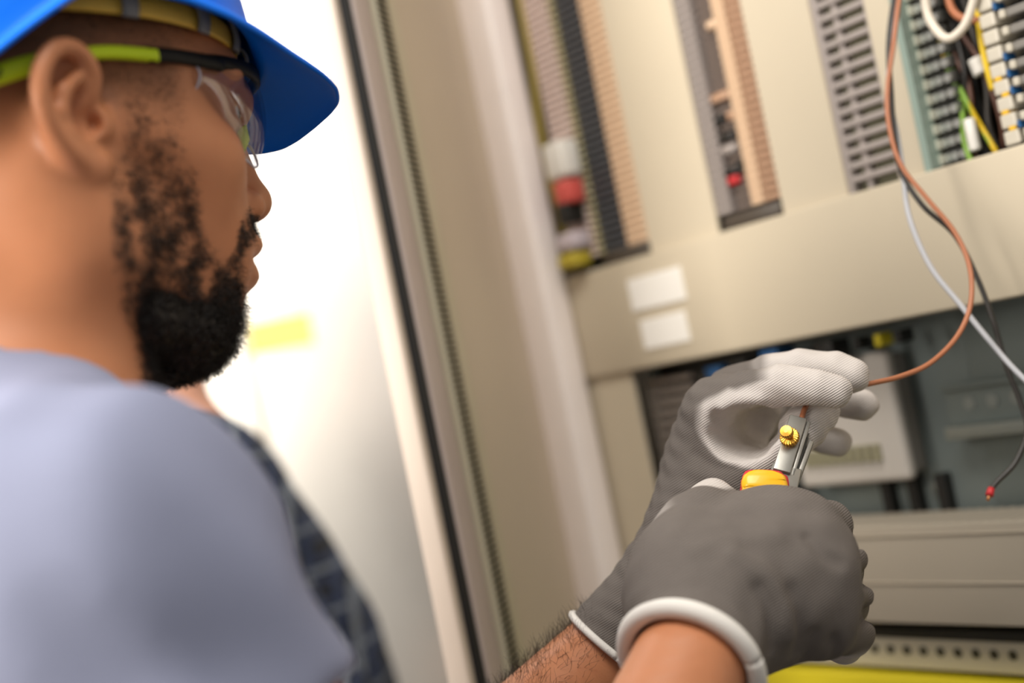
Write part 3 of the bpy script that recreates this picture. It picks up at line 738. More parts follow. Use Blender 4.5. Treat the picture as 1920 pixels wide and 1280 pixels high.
# cropped hair: temples and sides up under the helmet
hair_d = sstep(.020, .045, hl[:, 2]+.25*np.clip(-hl[:, 0], -.1, .1))*sstep(.085, .062, hl[:, 0]+.4*np.clip(hl[:, 2]-.03, 0, .1))
side = sstep(.030, .018, np.abs(hl[:, 0]-.026))*sstep(-.01, .02, hl[:, 2])*.6
hd_ = np.clip(np.maximum(hair_d, side), 0, 1)*(np.abs(hl[:, 1]) < .1)*(hl[:, 2] > -.02)
ex_ear = ~((np.abs(hl[:, 1]) > .0745) & (hl[:, 2] < .032) & (hl[:, 0] < .012))
hd_ *= ex_ear
brow = sstep(.005, .0025, np.abs(hl[:, 2]-.036-.1*(np.abs(hl[:, 1])-.02)))*sstep(.008, .014, np.abs(hl[:, 1]))*sstep(.052, .045, np.abs(hl[:, 1]))*(hl[:, 0] > .07)
set_attr(bm_, 'hair', np.maximum(np.maximum(np.clip(bd*.85, 0, .85), hd_*.72), brow*.9))
skin = attr_mat('skin', ((197, 131, 92), (58, 40, 30)), 'hair', (.46, .6), ('noise', 900, .12), sss=.12, extra_noise=.10, nscale=45)
body = link('body', bm_, skin, man, True, True)
# eyes
for a in (-1, 1):
    bm = bmesh.new(); bmesh.ops.create_uvsphere(bm, u_segments=20, v_segments=14, radius=.0122)
    bmesh.ops.translate(bm, verts=bm.verts, vec=Vector(H(.0850, a*.0350, .018)))
    ey = link('eye', bm_mesh(bm), mat('eye_white', (225, 215, 205), .2), man, True, True)
    bm = bmesh.new(); bmesh.ops.create_uvsphere(bm, u_segments=16, v_segments=10, radius=.0062)
    for v in bm.verts: v.co = Vector(H(.0850+.0085, a*.0355, .0165)+HM@np.array([v.co.z*.75, v.co.x, v.co.y]))
    link('iris', bm_mesh(bm), mat('dark_brown_iris', (40, 26, 18), .15), ey, True, True)

# beard and cropped hair as real strands rooted on the skin
rng = np.random.RandomState(7)
def scatter(me_co, me, weight, n):
    nq = len(me.polygons); vi = np.empty(nq*4, np.int32)
    tot = np.empty(nq, np.int32); me.polygons.foreach_get('loop_total', tot)
    ar = np.empty(nq, np.float32); me.polygons.foreach_get('area', ar)
    ls = np.empty(nq, np.int32); me.polygons.foreach_get('loop_start', ls)
    lv = np.empty(len(me.loops), np.int32); me.loops.foreach_get('vertex_index', lv)
    q = np.stack([lv[ls+k] for k in range(3)]+[lv[ls+np.minimum(3, tot-1)]], 1)
    wq = weight[q].mean(1)*ar; wq /= wq.sum()
    pick = rng.choice(nq, n, p=wq); u, v = rng.rand(n, 1), rng.rand(n, 1); qq = q[pick]
    c = me_co
    pos = (c[qq[:, 0]]*(1-u)+c[qq[:, 1]]*u)*(1-v)+(c[qq[:, 3]]*(1-u)+c[qq[:, 2]]*u)*v
    nr = np.cross(c[qq[:, 1]]-c[qq[:, 0]], c[qq[:, 3]]-c[qq[:, 0]]); nr /= np.linalg.norm(nr, axis=1)[:, None]+1e-12
    return pos, nr
hair_m = mat('black_hair', (30, 23, 20), .38, noise=.3, nscale=300)
mp = man.matrix_world
# chin beard mass (tight curls) as a knobbly volume under the strands
FC = Field(np.arange(-.29, -.05, .0016), np.arange(.62, .84, .0016), np.arange(1.49, 1.63, .0016))
FC.cone(H(.051, 0, -.0885), H(.032, 0, -.090), .0275, .026, .01)
FC.ell(H(.056, 0, -.088), (.0235, .034, .026), HM, .012)
for a in (-1, 1):
    FC.cone(H(.060, a*.022, -.092), H(.026, a*.040, -.088), .019, .015, .015)
    FC.cone(H(.026, a*.040, -.088), H(.012, a*.048, -.080), .015, .010, .010)
FC.warp(lambda X, Y, Z: -.0020*np.abs(np.sin(X*480+np.sin(Y*310+Z*170)*2.0)*np.sin(Y*560-Z*420)*np.sin(Z*600+X*260))+.0010*(np.sin(X*900+Y*500)*np.sin(Y*820-Z*600)+np.sin(Z*880+X*350)*np.sin(X*1300-Z*500)))
FC.half(H(.090, 0, -.080), HF*.35+HU*1.0, .006)
cm = FC.mesh('beard', 1); del FC
cco = vco(cm); ch = toH(cco)
beard = link('beard', cm, hair_m, man, True, True)
bpos, bnr = scatter(co, bm_, np.clip(bd, 0, 1)**1.2*(hl[:, 1] < .06), 15000)
bh = toH(bpos); down = -HU*.55-HF*.05
d = bnr*.75+down+rng.normal(size=bnr.shape)*.35; d /= np.linalg.norm(d, axis=1)[:, None]
n_ = len(bpos); L_ = np.where(bh[:, 2] < -.075, .0065, .0040)*(0.6+.8*rng.rand(n_)); L_ = np.where((bh[:, 0] > .085) & (bh[:, 2] > -.06), .0035, L_)
p2_, n2_ = scatter(cco, cm, np.ones(len(cco))*(ch[:, 2] < -.062), 17000)
d2 = n2_*.9-HU*.3+rng.normal(size=n2_.shape)*.5; d2 /= np.linalg.norm(d2, axis=1)[:, None]
L2 = .002+.0045*rng.rand(len(p2_))**2
st = strands(np.concatenate([bpos-bnr*.0005, p2_-n2_*.001]), np.concatenate([d, d2]), np.concatenate([L_, L2]), np.full(len(bpos)+len(p2_), .00017), np.concatenate([.0010+.0008*rng.rand(n_), 0.0013+.0014*rng.rand(len(p2_))]), rng)
o = link('beard_strands', st, hair_m, man, True, True); o['kind'] = 'stuff'
wgt = hd_*(hl[:, 1] < .02)*(hl[:, 2] < .075)
hpos, hnr = scatter(co, bm_, wgt, 9000)
d = hnr*.6-HU*.4+rng.normal(size=hnr.shape)*.4; d /= np.linalg.norm(d, axis=1)[:, None]
st = strands(hpos-hnr*.0003, d, .0012+.0012*rng.rand(len(hpos)), np.full(len(hpos), .00013), np.full(len(hpos), .0003), rng, seg=2)
o = link('cropped_hair', st, hair_m, man, True, True); o['kind'] = 'stuff'
# forearm hair on the left arm
ax_ = WRL-ELL; La = np.linalg.norm(ax_); ax_ /= La; tt = (co-ELL)@ax_; rad = np.linalg.norm((co-ELL)-tt[:, None]*ax_, axis=1)
wf = ((tt > La*.45) & (tt < La*1.04) & (rad < .05) & (co[:, 0] > -.2)).astype(float)
wf *= np.clip(vno(bm_)@(UPV*.75-RT*.65)+.15, 0, 1)**1.5
fpos, fnr = scatter(co, bm_, wf, 1700)
d = fnr*.55+ax_*.5+rng.normal(size=fnr.shape)*.35+UZ*.1; d /= np.linalg.norm(d, axis=1)[:, None]
st = strands(fpos, d, .006+.007*rng.rand(len(fpos)), np.full(len(fpos), .00010), np.full(len(fpos), .0012), rng, seg=4, turns=.5)
o = link('arm_hair', st, hair_m, man, True, True); o['kind'] = 'stuff'

# T-shirt
FS = Field(np.arange(-.60, .12, .005), np.arange(.36, 1.08, .005), np.arange(.95, 1.62, .005))
torso(FS, .012, .05)
SE_R = SHR+(ELR-SHR)*.30; SE_L = SHL+(ELL-SHL)*.45
for S_, E_ in ((SHR, SE_R), (SHL, SE_L)):
    FS.cone(S_, E_+(E_-S_)*.3, .061, .068, .02)
FS.warp(lambda X, Y, Z: .0032*np.sin(X*75+Z*50+Y*20)*np.sin(Y*60-X*40+Z*15)+.0016*np.sin(Z*95+X*70+2*np.sin(Y*30)))
for S_, E_ in ((SHR, SE_R), (SHL, SE_L)):
    dd = E_-S_; dd /= np.linalg.norm(dd)
    # open hem of the sleeve
    FS.cutcyl(E_, dd, .30, .085, .004)
FS.cone(H(-.030, 0, -.03), NB+np.array([0, 0, .015])+fwd*.01, .070, .066, .006, 'cut')
FS.half((0, 0, .985), (0, 0, -1))
sh = FS.mesh('shirt', 2); del FS
def cloth_mat():
    M = mat('blue_grey_jersey', (142, 147, 172), .85, noise=.10, nscale=9, bump=.25, bscale=1400, spec=.2); return M
shirt = link('t_shirt', sh, cloth_mat(), man, True, True)
ring = []
for t in np.linspace(0, 2*np.pi, 40): ring.append(NB+np.array([0, 0, .003])+fwd*(.012+.072*math.cos(t))+lat*.070*math.sin(t)+UZ*(-.022*math.cos(t)))
link('collar', tube_me(ring, .0065, 8, 2, True), cloth_mat(), shirt, True, True)
# trousers and boots (below the frame, so that he stands on the floor)
def legs(root, hipz, cx, f_, l_, m_, mb):
    FT = Field(np.arange(cx[0]-.26, cx[0]+.26, .012), np.arange(cx[1]-.26, cx[1]+.26, .012), np.arange(.05, hipz+.14, .012))
    M3 = np.stack([f_, l_, UZ], 1); h = np.array([cx[0], cx[1], hipz])
    FT.ell(h, (.118, .165, .12), M3, .04)
    for a in (-1, 1):
        FT.cone(h+l_*a*.085+UZ*-.03, h*[1, 1, .54]+l_*a*.10+f_*.015, .092, .068, .03); FT.cone(h*[1, 1, .54]+l_*a*.10+f_*.015, np.array([cx[0], cx[1], .10])+l_*a*.11-f_*.01, .068, .055, .02)
    link('trousers', FT.mesh('trousers', 1), m_, root, True, True)
    for a in (-1, 1):
        FBt = Field(np.arange(cx[0]-.3, cx[0]+.3, .008), np.arange(cx[1]-.3, cx[1]+.3, .008), np.arange(-.01, .2, .008))
        p = np.array([cx[0], cx[1], 0])+l_*a*.11
        FBt.cone(p+UZ*.12-f_*.01, p+UZ*.06-f_*.02, .05, .048, .02); FBt.cone(p+UZ*.045-f_*.03, p+UZ*.038+f_*.14, .045, .038, .03); FBt.half((0, 0, .002), (0, 0, -1))
        link('boot', FBt.mesh('boot', 1), mb, root, True, True)
boot_m = mat('boot_leather', (45, 38, 34), .5)
legs(man, .93, base1+fwd*.03, fwd, lat, mat('work_trousers', (52, 56, 68), .85), boot_m)

# ------------------------------------------------------------------ work gloves
knit_rgb, coat_rgb = (108, 101, 96), (204, 197, 192)
glove_m = attr_mat('glove_knit', (knit_rgb, coat_rgb), 'coat', (.85, .62), ('knit', 240, .5), extra_noise=.08, nscale=120)
white_knit = mat('white_cuff_binding', (238, 234, 228), .8, bump=.5, bscale=1500)
def gfield(pts, m, step=.0013):
    p = np.array(pts); lo, hi = p.min(0)-m, p.max(0)+m
    return Field(*[np.arange(lo[i], hi[i], step) for i in range(3)])

# left glove: fingers pointing along the wire, thumb below, hollow palm towards the viewer
g = lambda x, y, d: P(x, y, d)
idx = [(g(1352, 772, .866), .0205), (g(1400, 742, .852), .0150), (g(1462, 722, .842), .0122), (g(1530, 727, .835), .0108), (g(1566, 733, .834), .0100)]
mid = [(g(1385, 745, .895), .0190), (g(1440, 705, .885), .0135), (g(1500, 690, .876), .0118), (g(1565, 693, .868), .0112), (g(1597, 705, .864), .0108)]
rin = [(g(1400, 775, .920), .0180), (g(1470, 735, .925), .0125), (g(1540, 738, .912), .0112), (g(1590, 752, .900), .0105), (g(1618, 758, .893), .0100)]
pnk = [(g(1395, 815, .935), .0165), (g(1455, 800, .940), .0108), (g(1515, 812, .928), .0100), (g(1548, 824, .918), .0096), (g(1570, 829, .913), .0092)]
thb = [(g(1362, 925, .866), .0200), (g(1405, 872, .856), .0165), (g(1462, 836, .850), .0150), (g(1512, 797, .852), .0135), (g(1540, 772, .856), .0112)]
LW = P(1150, 1213, .87)
FG = gfield([q[0] for f in (idx, mid, rin, pnk, thb) for q in f]+[LW], .045)
FG.cone(LW, g(1285, 1062, .872), .0315, .0300, .01)
FG.cone(g(1285, 1062, .872), g(1328, 955, .875), .0300, .0275, .02)
FG.cone(g(1328, 955, .875), g(1338, 870, .880), .0275, .0260, .02)
FG.cone(g(1335, 870, .880), g(1345, 790, .880), .0250, .0215, .02)
for f in (idx, mid, rin, pnk): FG.cone(g(1335, 900, .885), f[0][0], .0200, f[0][1], .016)
FG.cone(g(1325, 975, .872), thb[0][0], .0255, .0205, .02)
for f, k in ((pnk, .008), (rin, .008), (mid, .008), (idx, .008), (thb, .010)): FG.chain(f, k, .0006)
# hollow between thumb and fingers
FG.cone(g(1398, 806, .845), g(1425, 795, .900), .0125, .0105, .010, 'cut')
FG.ell(g(1400, 806, .850), (.020, .013, .016), np.stack([RT, FW, UPV], 1), .010, 'cut')
FG.cone(g(1385, 850, .826), g(1470, 815, .826), .004, .004, .004, 'cut')
# wrinkles where the knit bunches
def wr(X, Y, Z): return .0005*np.sin((X*.6+Z*.8)*520+np.sin(Y*90)*2)*np.sin(Y*170+X*60)
FG.warp(wr)
def surf(px, py, d0=.66):
    """first point of the glove along the view ray through a pixel"""
    d = np.arange(d0, .86, .0008); pts = CAM+d[:, None]*((P(px, py, 1)-CAM)[None])
    ii = [np.clip(np.searchsorted(FG.ax[i], pts[:, i]), 0, len(FG.ax[i])-1) for i in range(3)]
    s_ = FG.D[ii[0], ii[1], ii[2]] < 0
    return pts[np.argmax(s_)] if s_.any() else pts[0]
for amp, wd, pts in ((-.0028, .0030, [(1342, 778), (1368, 806), (1398, 834)]), (-.0030, .0030, [(1405, 772), (1416, 798), (1424, 822)]), (.0022, .0035, [(1356, 762), (1388, 752), (1425, 748)]), (-.0016, .0025, [(1300, 850), (1340, 872), (1385, 880)])):
    FG.fold([surf(*q) for q in pts], amp, wd, .8)
# open wrist
FG.cutcyl(LW, -(HNL-LW), .08, .06, .002)
gm = FG.mesh('glove', 1); del FG
gc = vco(gm)
def near_chain(c, ch, pad):
    d = np.full(len(c), 9.)
    for i in range(len(ch)-1):
        a, b = ch[i][0], ch[i+1][0]; ba = b-a; h = np.clip(((c-a)@ba)/(ba@ba), 0, 1)
        r = ch[i][1]+(ch[i+1][1]-ch[i][1])*h
        d = np.minimum(d, np.linalg.norm(c-a-h[:, None]*ba, axis=1)-r)
    return sstep(pad+.004, pad, d)
coat = np.zeros(len(gc))
def chain_up(c, ch):
    """image-up offset from a finger's axis and position along it (0..segments)"""
    best = np.full(len(c), 9.); off = np.zeros(len(c)); par = np.zeros(len(c))
    for i in range(len(ch)-1):
        a, b = ch[i][0], ch[i+1][0]; ba = b-a; h = np.clip(((c-a)@ba)/(ba@ba), 0, 1); v = c-a-h[:, None]*ba; d = np.linalg.norm(v, axis=1)
        m_ = d < best; best = np.where(m_, d, best); off = np.where(m_, v@UPV, off); par = np.where(m_, i+h, par)
    return off, par
up_i, par_i = chain_up(gc, idx); up_m, par_m = chain_up(gc, mid)
wob = .0005*vnoise(gc, 260, 2)
palmar_i = np.maximum(sstep(.0065, .0020, up_i+wob), sstep(1.5, 2.1, par_i+wob*60))
ci = near_chain(gc, idx, .0015)*palmar_i*sstep(.35, .75, par_i)
cmid = near_chain(gc, mid, .0015)*np.maximum(sstep(.8, 1.4, par_m+wob*60), sstep(.002, -.004, up_m))
for f in (rin, pnk): coat = np.maximum(coat, near_chain(gc, f, .0015))
hol = g(1422, 778, .872)
hc_ = sstep(.0465, .0440, np.linalg.norm(gc-hol, axis=1)+wob)*palmar_i
coat = np.maximum(np.maximum(coat, ci), np.maximum(cmid, hc_))
coat = np.maximum(coat, sstep(.0300, .0270, np.linalg.norm(gc-g(1540, 770, .846), axis=1)+wob)*np.where(par_i < 3, palmar_i, 1))
set_attr(gm, 'coat', coat)
gl = link('work_glove', gm, glove_m, man, True, True)
gl['label'] = 'grey knit glove with white coated fingers holding the wire'
def cuff(c, ax, r, rt, parent, n=36, sq=1.0):
    ax = ax/np.linalg.norm(ax); u = np.cross(ax, UZ); u /= np.linalg.norm(u); v = np.cross(ax, u)
    pts = [c+r*(math.cos(t)*u+sq*math.sin(t)*v) for t in np.linspace(0, 2*np.pi, n)]
    link('cuff', tube_me(pts, rt, 8, 2), white_knit, parent, True, True)
cuff(LW, HNL-LW, .0318, .0024, gl)

# right glove: fist round the tool handle, back of the hand towards the viewer
RW = P(1294, 1243, .702); rax = HNR-WRR; rax /= np.linalg.norm(rax)
mcp = [(g(1500, 1012, .768), .0190), (g(1528, 1052, .754), .0195), (g(1540, 1110, .752), .0190), (g(1538, 1170, .756), .0180)]
fi = [[mcp[0], (g(1552, 985, .795), .0142), (g(1556, 1012, .838), .0125), (g(1500, 1012, .845), .0120), (g(1462, 1005, .832), .0112)],
      [mcp[1], (g(1580, 1050, .785), .0138), (g(1575, 1078, .828), .0126), (g(1515, 1070, .842), .0122), (g(1472, 1062, .828), .0115)],
      [mcp[2], (g(1591, 1115, .783), .0132), (g(1588, 1142, .822), .0120), (g(1525, 1130, .836), .0118), (g(1480, 1118, .822), .0110)],
      [mcp[3], (g(1598, 1183, .780), .0128), (g(1580, 1207, .808), .0112), (g(1530, 1190, .822), .0106), (g(1495, 1175, .814), .0100)]]
tb_ = [(g(1285, 1130, .735), .0240), (g(1277, 1050, .748), .0180), (g(1302, 980, .772), .0150), (g(1328, 946, .796), .0120), (g(1336, 934, .803), .0108)]
FG = gfield([q[0] for f in fi+[tb_] for q in f]+[RW], .045)
FG.cone(RW, g(1338, 1160, .735), .0330, .0300, .01)
for q in mcp: FG.cone(g(1335, 1150, .742), q[0], .0280, q[1], .018)
FG.cone(g(1310, 1140, .745), g(1480, 1035, .772), .028, .021, .03)
FG.cone(g(1470, 1008, .775), g(1360, 1028, .770), .0165, .018, .02)
for f in fi: FG.chain(f, .004, .0006)
for x, y in ((1612, 1018), (1634, 1083), (1640, 1148)): FG.cone(g(x-34, y+8, .752), g(x+4, y, .800), .003, .003, .007, 'cut')
FG.chain(tb_, .014, .004)
FG.cone(g(1300, 1080, .758), g(1420, 1030, .775), .026, .026, .03)
FG.warp(lambda X, Y, Z: .0005*np.sin((X*.5-Z)*210+np.sin(Y*80)*2)*np.sin(Y*120+X*90))
# cloth folds on the back of the hand
for amp, wd, pts in ((.0030, .0055, [(1375, 1040), (1435, 1080), (1466, 1125), (1480, 1190)]), (-.0032, .005, [(1425, 1105), (1446, 1150), (1452, 1215)]), (-.0036, .005, [(1490, 1110), (1502, 1150), (1500, 1225)]), (.0014, .006, [(1300, 1030), (1380, 1015), (1460, 1005)]),
                     (-.0018, .0035, [(1515, 1010), (1545, 1040), (1575, 1055)]), (-.0026, .0035, [(1525, 1190), (1520, 1215), (1508, 1240)]), (-.0026, .0035, [(1562, 1200), (1568, 1220), (1560, 1240)])):
    FG.fold([surf(*q) for q in pts], amp, wd, .8)
FG.cutcyl(RW, -rax, .08, .06, .002)
gm = FG.mesh('glove', 1)
gc = vco(gm); del FG
coat = near_chain(gc, tb_[3:], .004)*sstep(-.002, .003, (gc-g(1330, 942, .797))@UPV)
for f in fi: coat = np.maximum(coat, near_chain(gc, f[2:], .002))
coat = np.maximum(coat, near_chain(gc, fi[3][1:], .003)*sstep(.0, .010, -(gc-g(1580, 1196, .79))@UPV))
edge_c = .35*near_chain(gc, tb_[0:3], .006)*sstep(.009, .013, (gc-tb_[1][0])@FW)*sstep(.0, .008, -(gc-tb_[1][0])@RT)
coat = np.maximum(coat, edge_c)
set_attr(gm, 'coat', coat)
gr = link('work_glove', gm, glove_m, man, True, True)
gr['label'] = 'grey knit glove closed round the tool handle'
cuff(RW, rax, .0340, .0050, gr)

# ------------------------------------------------------------------ wire stripping tool
tA_, tB_ = P(1497, 788, .833), P(1468, 908, .806)
ta_ = tB_-tA_; TL = np.linalg.norm(ta_); ta_ /= TL
tw = RT-(RT@ta_)*ta_; tw /= np.linalg.norm(tw); td_ = np.cross(ta_, tw)      # down the tool, across, depth
if td_@FW < 0: td_ = -td_
def TQ(a, w_, d): return tA_+ta_*a+tw*w_+td_*d
tool = empty('wire_stripper', tuple(TQ(.11, 0, 0)), 0, 'metal wire stripping pliers with brass knurled screw and yellow handles', 'tool')
def tbox(name, a0, a1, w0, w1, d0, d1, m_, bev=.0006, parent=None, taper=0):
    bm = bmesh.new(); vs = bbox(bm, (a0, w0, d0), (a1, w1, d1), bev, 2)
    for v in bm.verts: v.co = Vector(TQ(v.co.x, v.co.y+taper*(v.co.x-a0), v.co.z))
    return link(name, bm_mesh(bm), m_, parent or tool, True, True)
tool_m = mat('brushed_steel', (150, 148, 142), .38, .85, noise=.06, nscale=200)
tbox('jaw', 0, .040, -.0055, .0045, -.004, .001, tool_m, .0005, taper=-.05)
tbox('jaw_edge', .0, .040, .0047, .0072, -.002, .012, tool_m, .0005, taper=-.05)
j2 = tbox('lower_jaw', .004, .022, .0072, .0082, .004, .016, tool_m, .0004)
tbox('lower_jaw_arm', .012, .046, .0086, .0114, -.001, .012, tool_m, .0006, taper=-.10)
tbox('spring_plate', .010, .040, .0062, .0080, .0, .006, mat('dark_steel', (62, 62, 58), .4, .6), .0004, taper=-.05)
tbox('pivot_block', .034, .062, -.0085, .0085, -.002, .012, tool_m, .001)
# brass adjusting screw
sp = TQ(.017, -.002, -.004); sdir = -FW*.80+UPV*.45-RT*.38; sdir /= np.linalg.norm(sdir)
brass = mat('brass', (226, 170, 70), .28, .95, noise=.08, nscale=300)
def lathe_at(prof, org, dr, seg=32, knurl=0):
    me = lathe_me(prof, seg); z = Vector(dr); R_ = z.to_track_quat('Z', 'Y').to_matrix().to_4x4()
    if knurl:
        for i, v in enumerate(me.vertices):
            if (i % seg) % 2: v.co.x *= 1-knurl; v.co.y *= 1-knurl
    me.transform(Matrix.Translation(Vector(org)) @ R_); return me
sw = link('adjusting_screw', lathe_at([(.0018, -.003), (.0018, .0085), (.0017, .009)], sp, sdir, 16), brass, tool, True, True)
link('lock_nut', lathe_at([(.0034, .0002), (.0056, .0006), (.0058, .0012), (.0058, .0034), (.0054, .0040), (.0028, .0046)], sp, sdir, 44, .07), brass, sw, False, True)
link('screw_head', lathe_at([(.0024, .0070), (.0036, .0074), (.0038, .0080), (.0038, .0108), (.0035, .0114), (.0012, .0117)], sp, sdir, 40, .06), brass, sw, False, True)
# insulated handles
yel_h = mat('yellow_handle', (250, 190, 20), .35, coat=.2); red_h = mat('red_handle_trim', (205, 40, 52), .4)
def handle(pts, m_, rw, rd):
    return tube_me([TQ(*q) for q in pts], rw, 20, 6, True, ry=rd, upv=td_)
hp = [(.0470, -.0118, -.0045), (.0478, -.0116, -.0045), (.0492, -.0112, -.0045), (.0520, -.0104, -.0045), (.060, -.0085, -.003), (.085, -.012, .002), (.115, -.012, .008)]
link('handle', handle(hp, yel_h, [.0080, .0104, .0120, .0128, .0130, .012, .011], .0062), yel_h, tool, True, True)
link('handle_trim', handle([(.0448, -.0112, -.0030), (.0456, -.0110, -.0030), (.0480, -.0106, -.0030), (.0510, -.0098, -.0030), (.060, -.0088, .0), (.085, -.011, .005), (.115, -.011, .011)], red_h, [.0086, .0112, .0128, .0136, .0137, .0125, .0115], .0050), red_h, tool, True, True)
link('handle', handle([(.050, .006, .012), (.055, .007, .014), (.075, .012, .020), (.10, .018, .024), (.125, .016, .026)], yel_h, [.008, .010, .0105, .010, .009], .0055), yel_h, tool, True, True)
# ------------------------------------------------------------------ hard hat
def brim_edge(th):
    """outer edge of brim and visor in head axes, th = 0 front, pi back (the hat sits a little askew)"""
    c, s = math.cos(th), math.sin(th); y = .104*s
    if c > 0: x = float(np.interp(abs(y), [0, .02, .035, .047, .056, .065, .078, .09, .099, .104], [.166, .1655, .163, .155, .142, .122, .098, .073, .045, 0])); z = .045-.021*(x/.168)**2
    else: x = -.135*abs(c); z = .045-.085*min(.62, abs(c)/.85)**1.1
    return x, y, z-.105*y
def dome_base(th):
    c, s = math.cos(th), math.sin(th); x0, y0, z0 = brim_edge(th)
    x, y = (.121 if c > 0 else .126)*c, .0975*s
    return x, y, z0+.004+.012*max(0, c)**2
def build_hat():
    nA, dome = 120, 14; V = []; Fc = []; rows = []
    for j in range(dome):
        ph = (j+.35)/(dome-1+.35)*math.pi/2; row = []
        for i in range(nA):
            x, y, z = dome_base(2*math.pi*i/nA)
            k = math.sin(ph)**.80; hgt = math.cos(ph)**.9
            row.append((x*k, y*k, z+(.165-z)*hgt))
        rows.append(row)
    for u in (.15, .45, .8, 1.0):
        row = []
        for i in range(nA):
            a, b = np.array(dome_base(2*math.pi*i/nA)), np.array(brim_edge(2*math.pi*i/nA))
            q = a+(b-a)*u; q[2] += .004*math.sin(u*math.pi)*max(0, math.cos(2*math.pi*i/nA)); row.append(tuple(q))
        rows.append(row)
    rows.append([(x, y, z-.0030) for x, y, z in rows[-1]])
    for row in rows: V += [tuple(H(*q)) for q in row]
    top = len(V); V.append(tuple(H(0, 0, .1655)))
    for j in range(len(rows)-1):
        for i in range(nA):
            k = (i+1) % nA; Fc.append((j*nA+i, j*nA+k, (j+1)*nA+k, (j+1)*nA+i))
    for i in range(nA): Fc.append((top, (i+1) % nA, i))
    me = bpy.data.meshes.new('shell'); me.from_pydata(V, [], Fc); me.update()
    bm = bmesh.new(); bm.from_mesh(me); bmesh.ops.recalc_face_normals(bm, faces=bm.faces); bm.to_mesh(me); bm.free(); return me
hat = empty('hard_hat', tuple(H(0, 0, .045)), 0, 'blue hard hat with yellow headband worn by the bearded man', 'helmet')
hat_m = mat('blue_helmet_plastic', (0, 114, 240), .4, noise=.03, spec=.15)
shl = link('shell', build_hat(), hat_m, hat, True, True)
so = shl.modifiers.new('thickness', 'SOLIDIFY'); so.thickness = .0026; so.offset = -1
sbm = shl.modifiers.new('smooth', 'SUBSURF'); sbm.levels = 1; sbm.render_levels = 1
# headband: yellow strip round the forehead, grey clips to the shell
bp = [H(.006+.105*math.cos(t), .0835*math.sin(t), .0545-.002*math.cos(t)+.002*max(0, math.cos(t))) for t in np.linspace(0, 2*np.pi, 60)]
band_m = mat('yellow_headband', (242, 198, 84), .5)
hb = link('headband', tube_me(bp, .0016, 10, 1, True, ry=.0062, upv=HU), band_m, hat, True, True)
bp2 = [H(.004+.103*math.cos(t), .085*math.sin(t), .0665) for t in np.linspace(0, 2*np.pi, 60)]
link('harness', tube_me(bp2, .0015, 10, 1, True, ry=.0065, upv=HU), mat('dark_harness', (52, 54, 58), .6), hat, True, True)
clip_m = mat('grey_clip_plastic', (128, 128, 130), .45)
for t in (-1.42, -.98, -.60, .6, .98, 1.42):
    c, s = math.cos(t), math.sin(t)
    pts = [H(.006+.1075*c, .0860*s, .0465), H(.006+.1090*c, .0875*s, .053), H(.005+.1085*c, .0885*s, .061), H(.004+.1050*c, .0880*s, .070)]
    link('clip', tube_me(pts, .0045, 10, 4, True, ry=.0016, upv=HF*c+HL*s), clip_m, hat, True, True)
pts = [H(.094, -.040, .056), H(.103, -.042, .049), H(.101, -.045, .041), H(.093, -.042, .042)]
link('wire_hook', tube_me(pts, .0011, 8, 6), clip_m, hat, True, True)
# ------------------------------------------------------------------ safety glasses
gls = empty('safety_glasses', tuple(H(.1, 0, .03)), 0, 'clear wraparound safety glasses with lime and black temples', 'glasses')
lime = mat('lime_rubber', (206, 232, 20), .5); blk = mat('black_frame', (20, 20, 20), .5, spec=.2)
def glass_mat():
    M = bpy.data.materials.new('clear_polycarbonate'); M.use_nodes = True; nt = M.node_tree; b = nt.nodes['Principled BSDF']; nt.nodes.remove(b)
    t = nt.nodes.new('ShaderNodeBsdfTransparent'); t.inputs[0].default_value = (.90, .91, .94, 1)
    gl_ = nt.nodes.new('ShaderNodeBsdfGlossy'); gl_.inputs['Roughness'].default_value = .05
    fr = nt.nodes.new('ShaderNodeFresnel'); fr.inputs[0].default_value = 1.5; mx = nt.nodes.new('ShaderNodeMixShader')
    mu = nt.nodes.new('ShaderNodeMath'); mu.operation = 'MULTIPLY'; mu.inputs[1].default_value = .2; nt.links.new(fr.outputs[0], mu.inputs[0])
    nt.links.new(mu.outputs[0], mx.inputs[0]); nt.links.new(t.outputs[0], mx.inputs[1]); nt.links.new(gl_.outputs[0], mx.inputs[2])
    nt.links.new(mx.outputs[0], nt.nodes['Material Output'].inputs[0]); return M
clear = glass_mat()
edge_m = mat('lens_edge', (206, 206, 222), .15, noise=.02)
arc = catmull([(.062, -.0645), (.082, -.057), (.104, -.043), (.1185, -.023), (.1225, 0), (.1185, .023), (.104, .043), (.082, .057), (.062, .0645)], 6)
ua = np.linspace(-1, 1, len(arc))
def lens_bot(u):
    a = abs(u); return np.interp(a, [0, .12, .28, .45, .62, .8, .9, 1.0], [.014, .007, -.007, -.0125, -.009, .000, .008, .017])
def lens_top(u): return .0385-.006*abs(u)**2
V = []; nr_ = 9
for i, (x, y) in enumerate(arc):
    u = ua[i]; z0, z1 = lens_bot(u), lens_top(u)
    for k in range(nr_):
        f = k/(nr_-1); z = z0+(z1-z0)*f; bul = .004*(1-(2*f-1)**2); inw = -.006*(1-f)**1.5
        n2 = np.array([x-.03, y]); n2 /= np.linalg.norm(n2)
        V.append(tuple(H(x+n2[0]*(bul+inw), y+n2[1]*(bul+inw), z)))
Fc = [(i*nr_+k, (i+1)*nr_+k, (i+1)*nr_+k+1, i*nr_+k+1) for i in range(len(arc)-1) for k in range(nr_-1)]
me = bpy.data.meshes.new('lens'); me.from_pydata(V, [], Fc); me.update()
ln = link('lens', me, clear, gls, True, True)
so = ln.modifiers.new('thickness', 'SOLIDIFY'); so.thickness = .0018
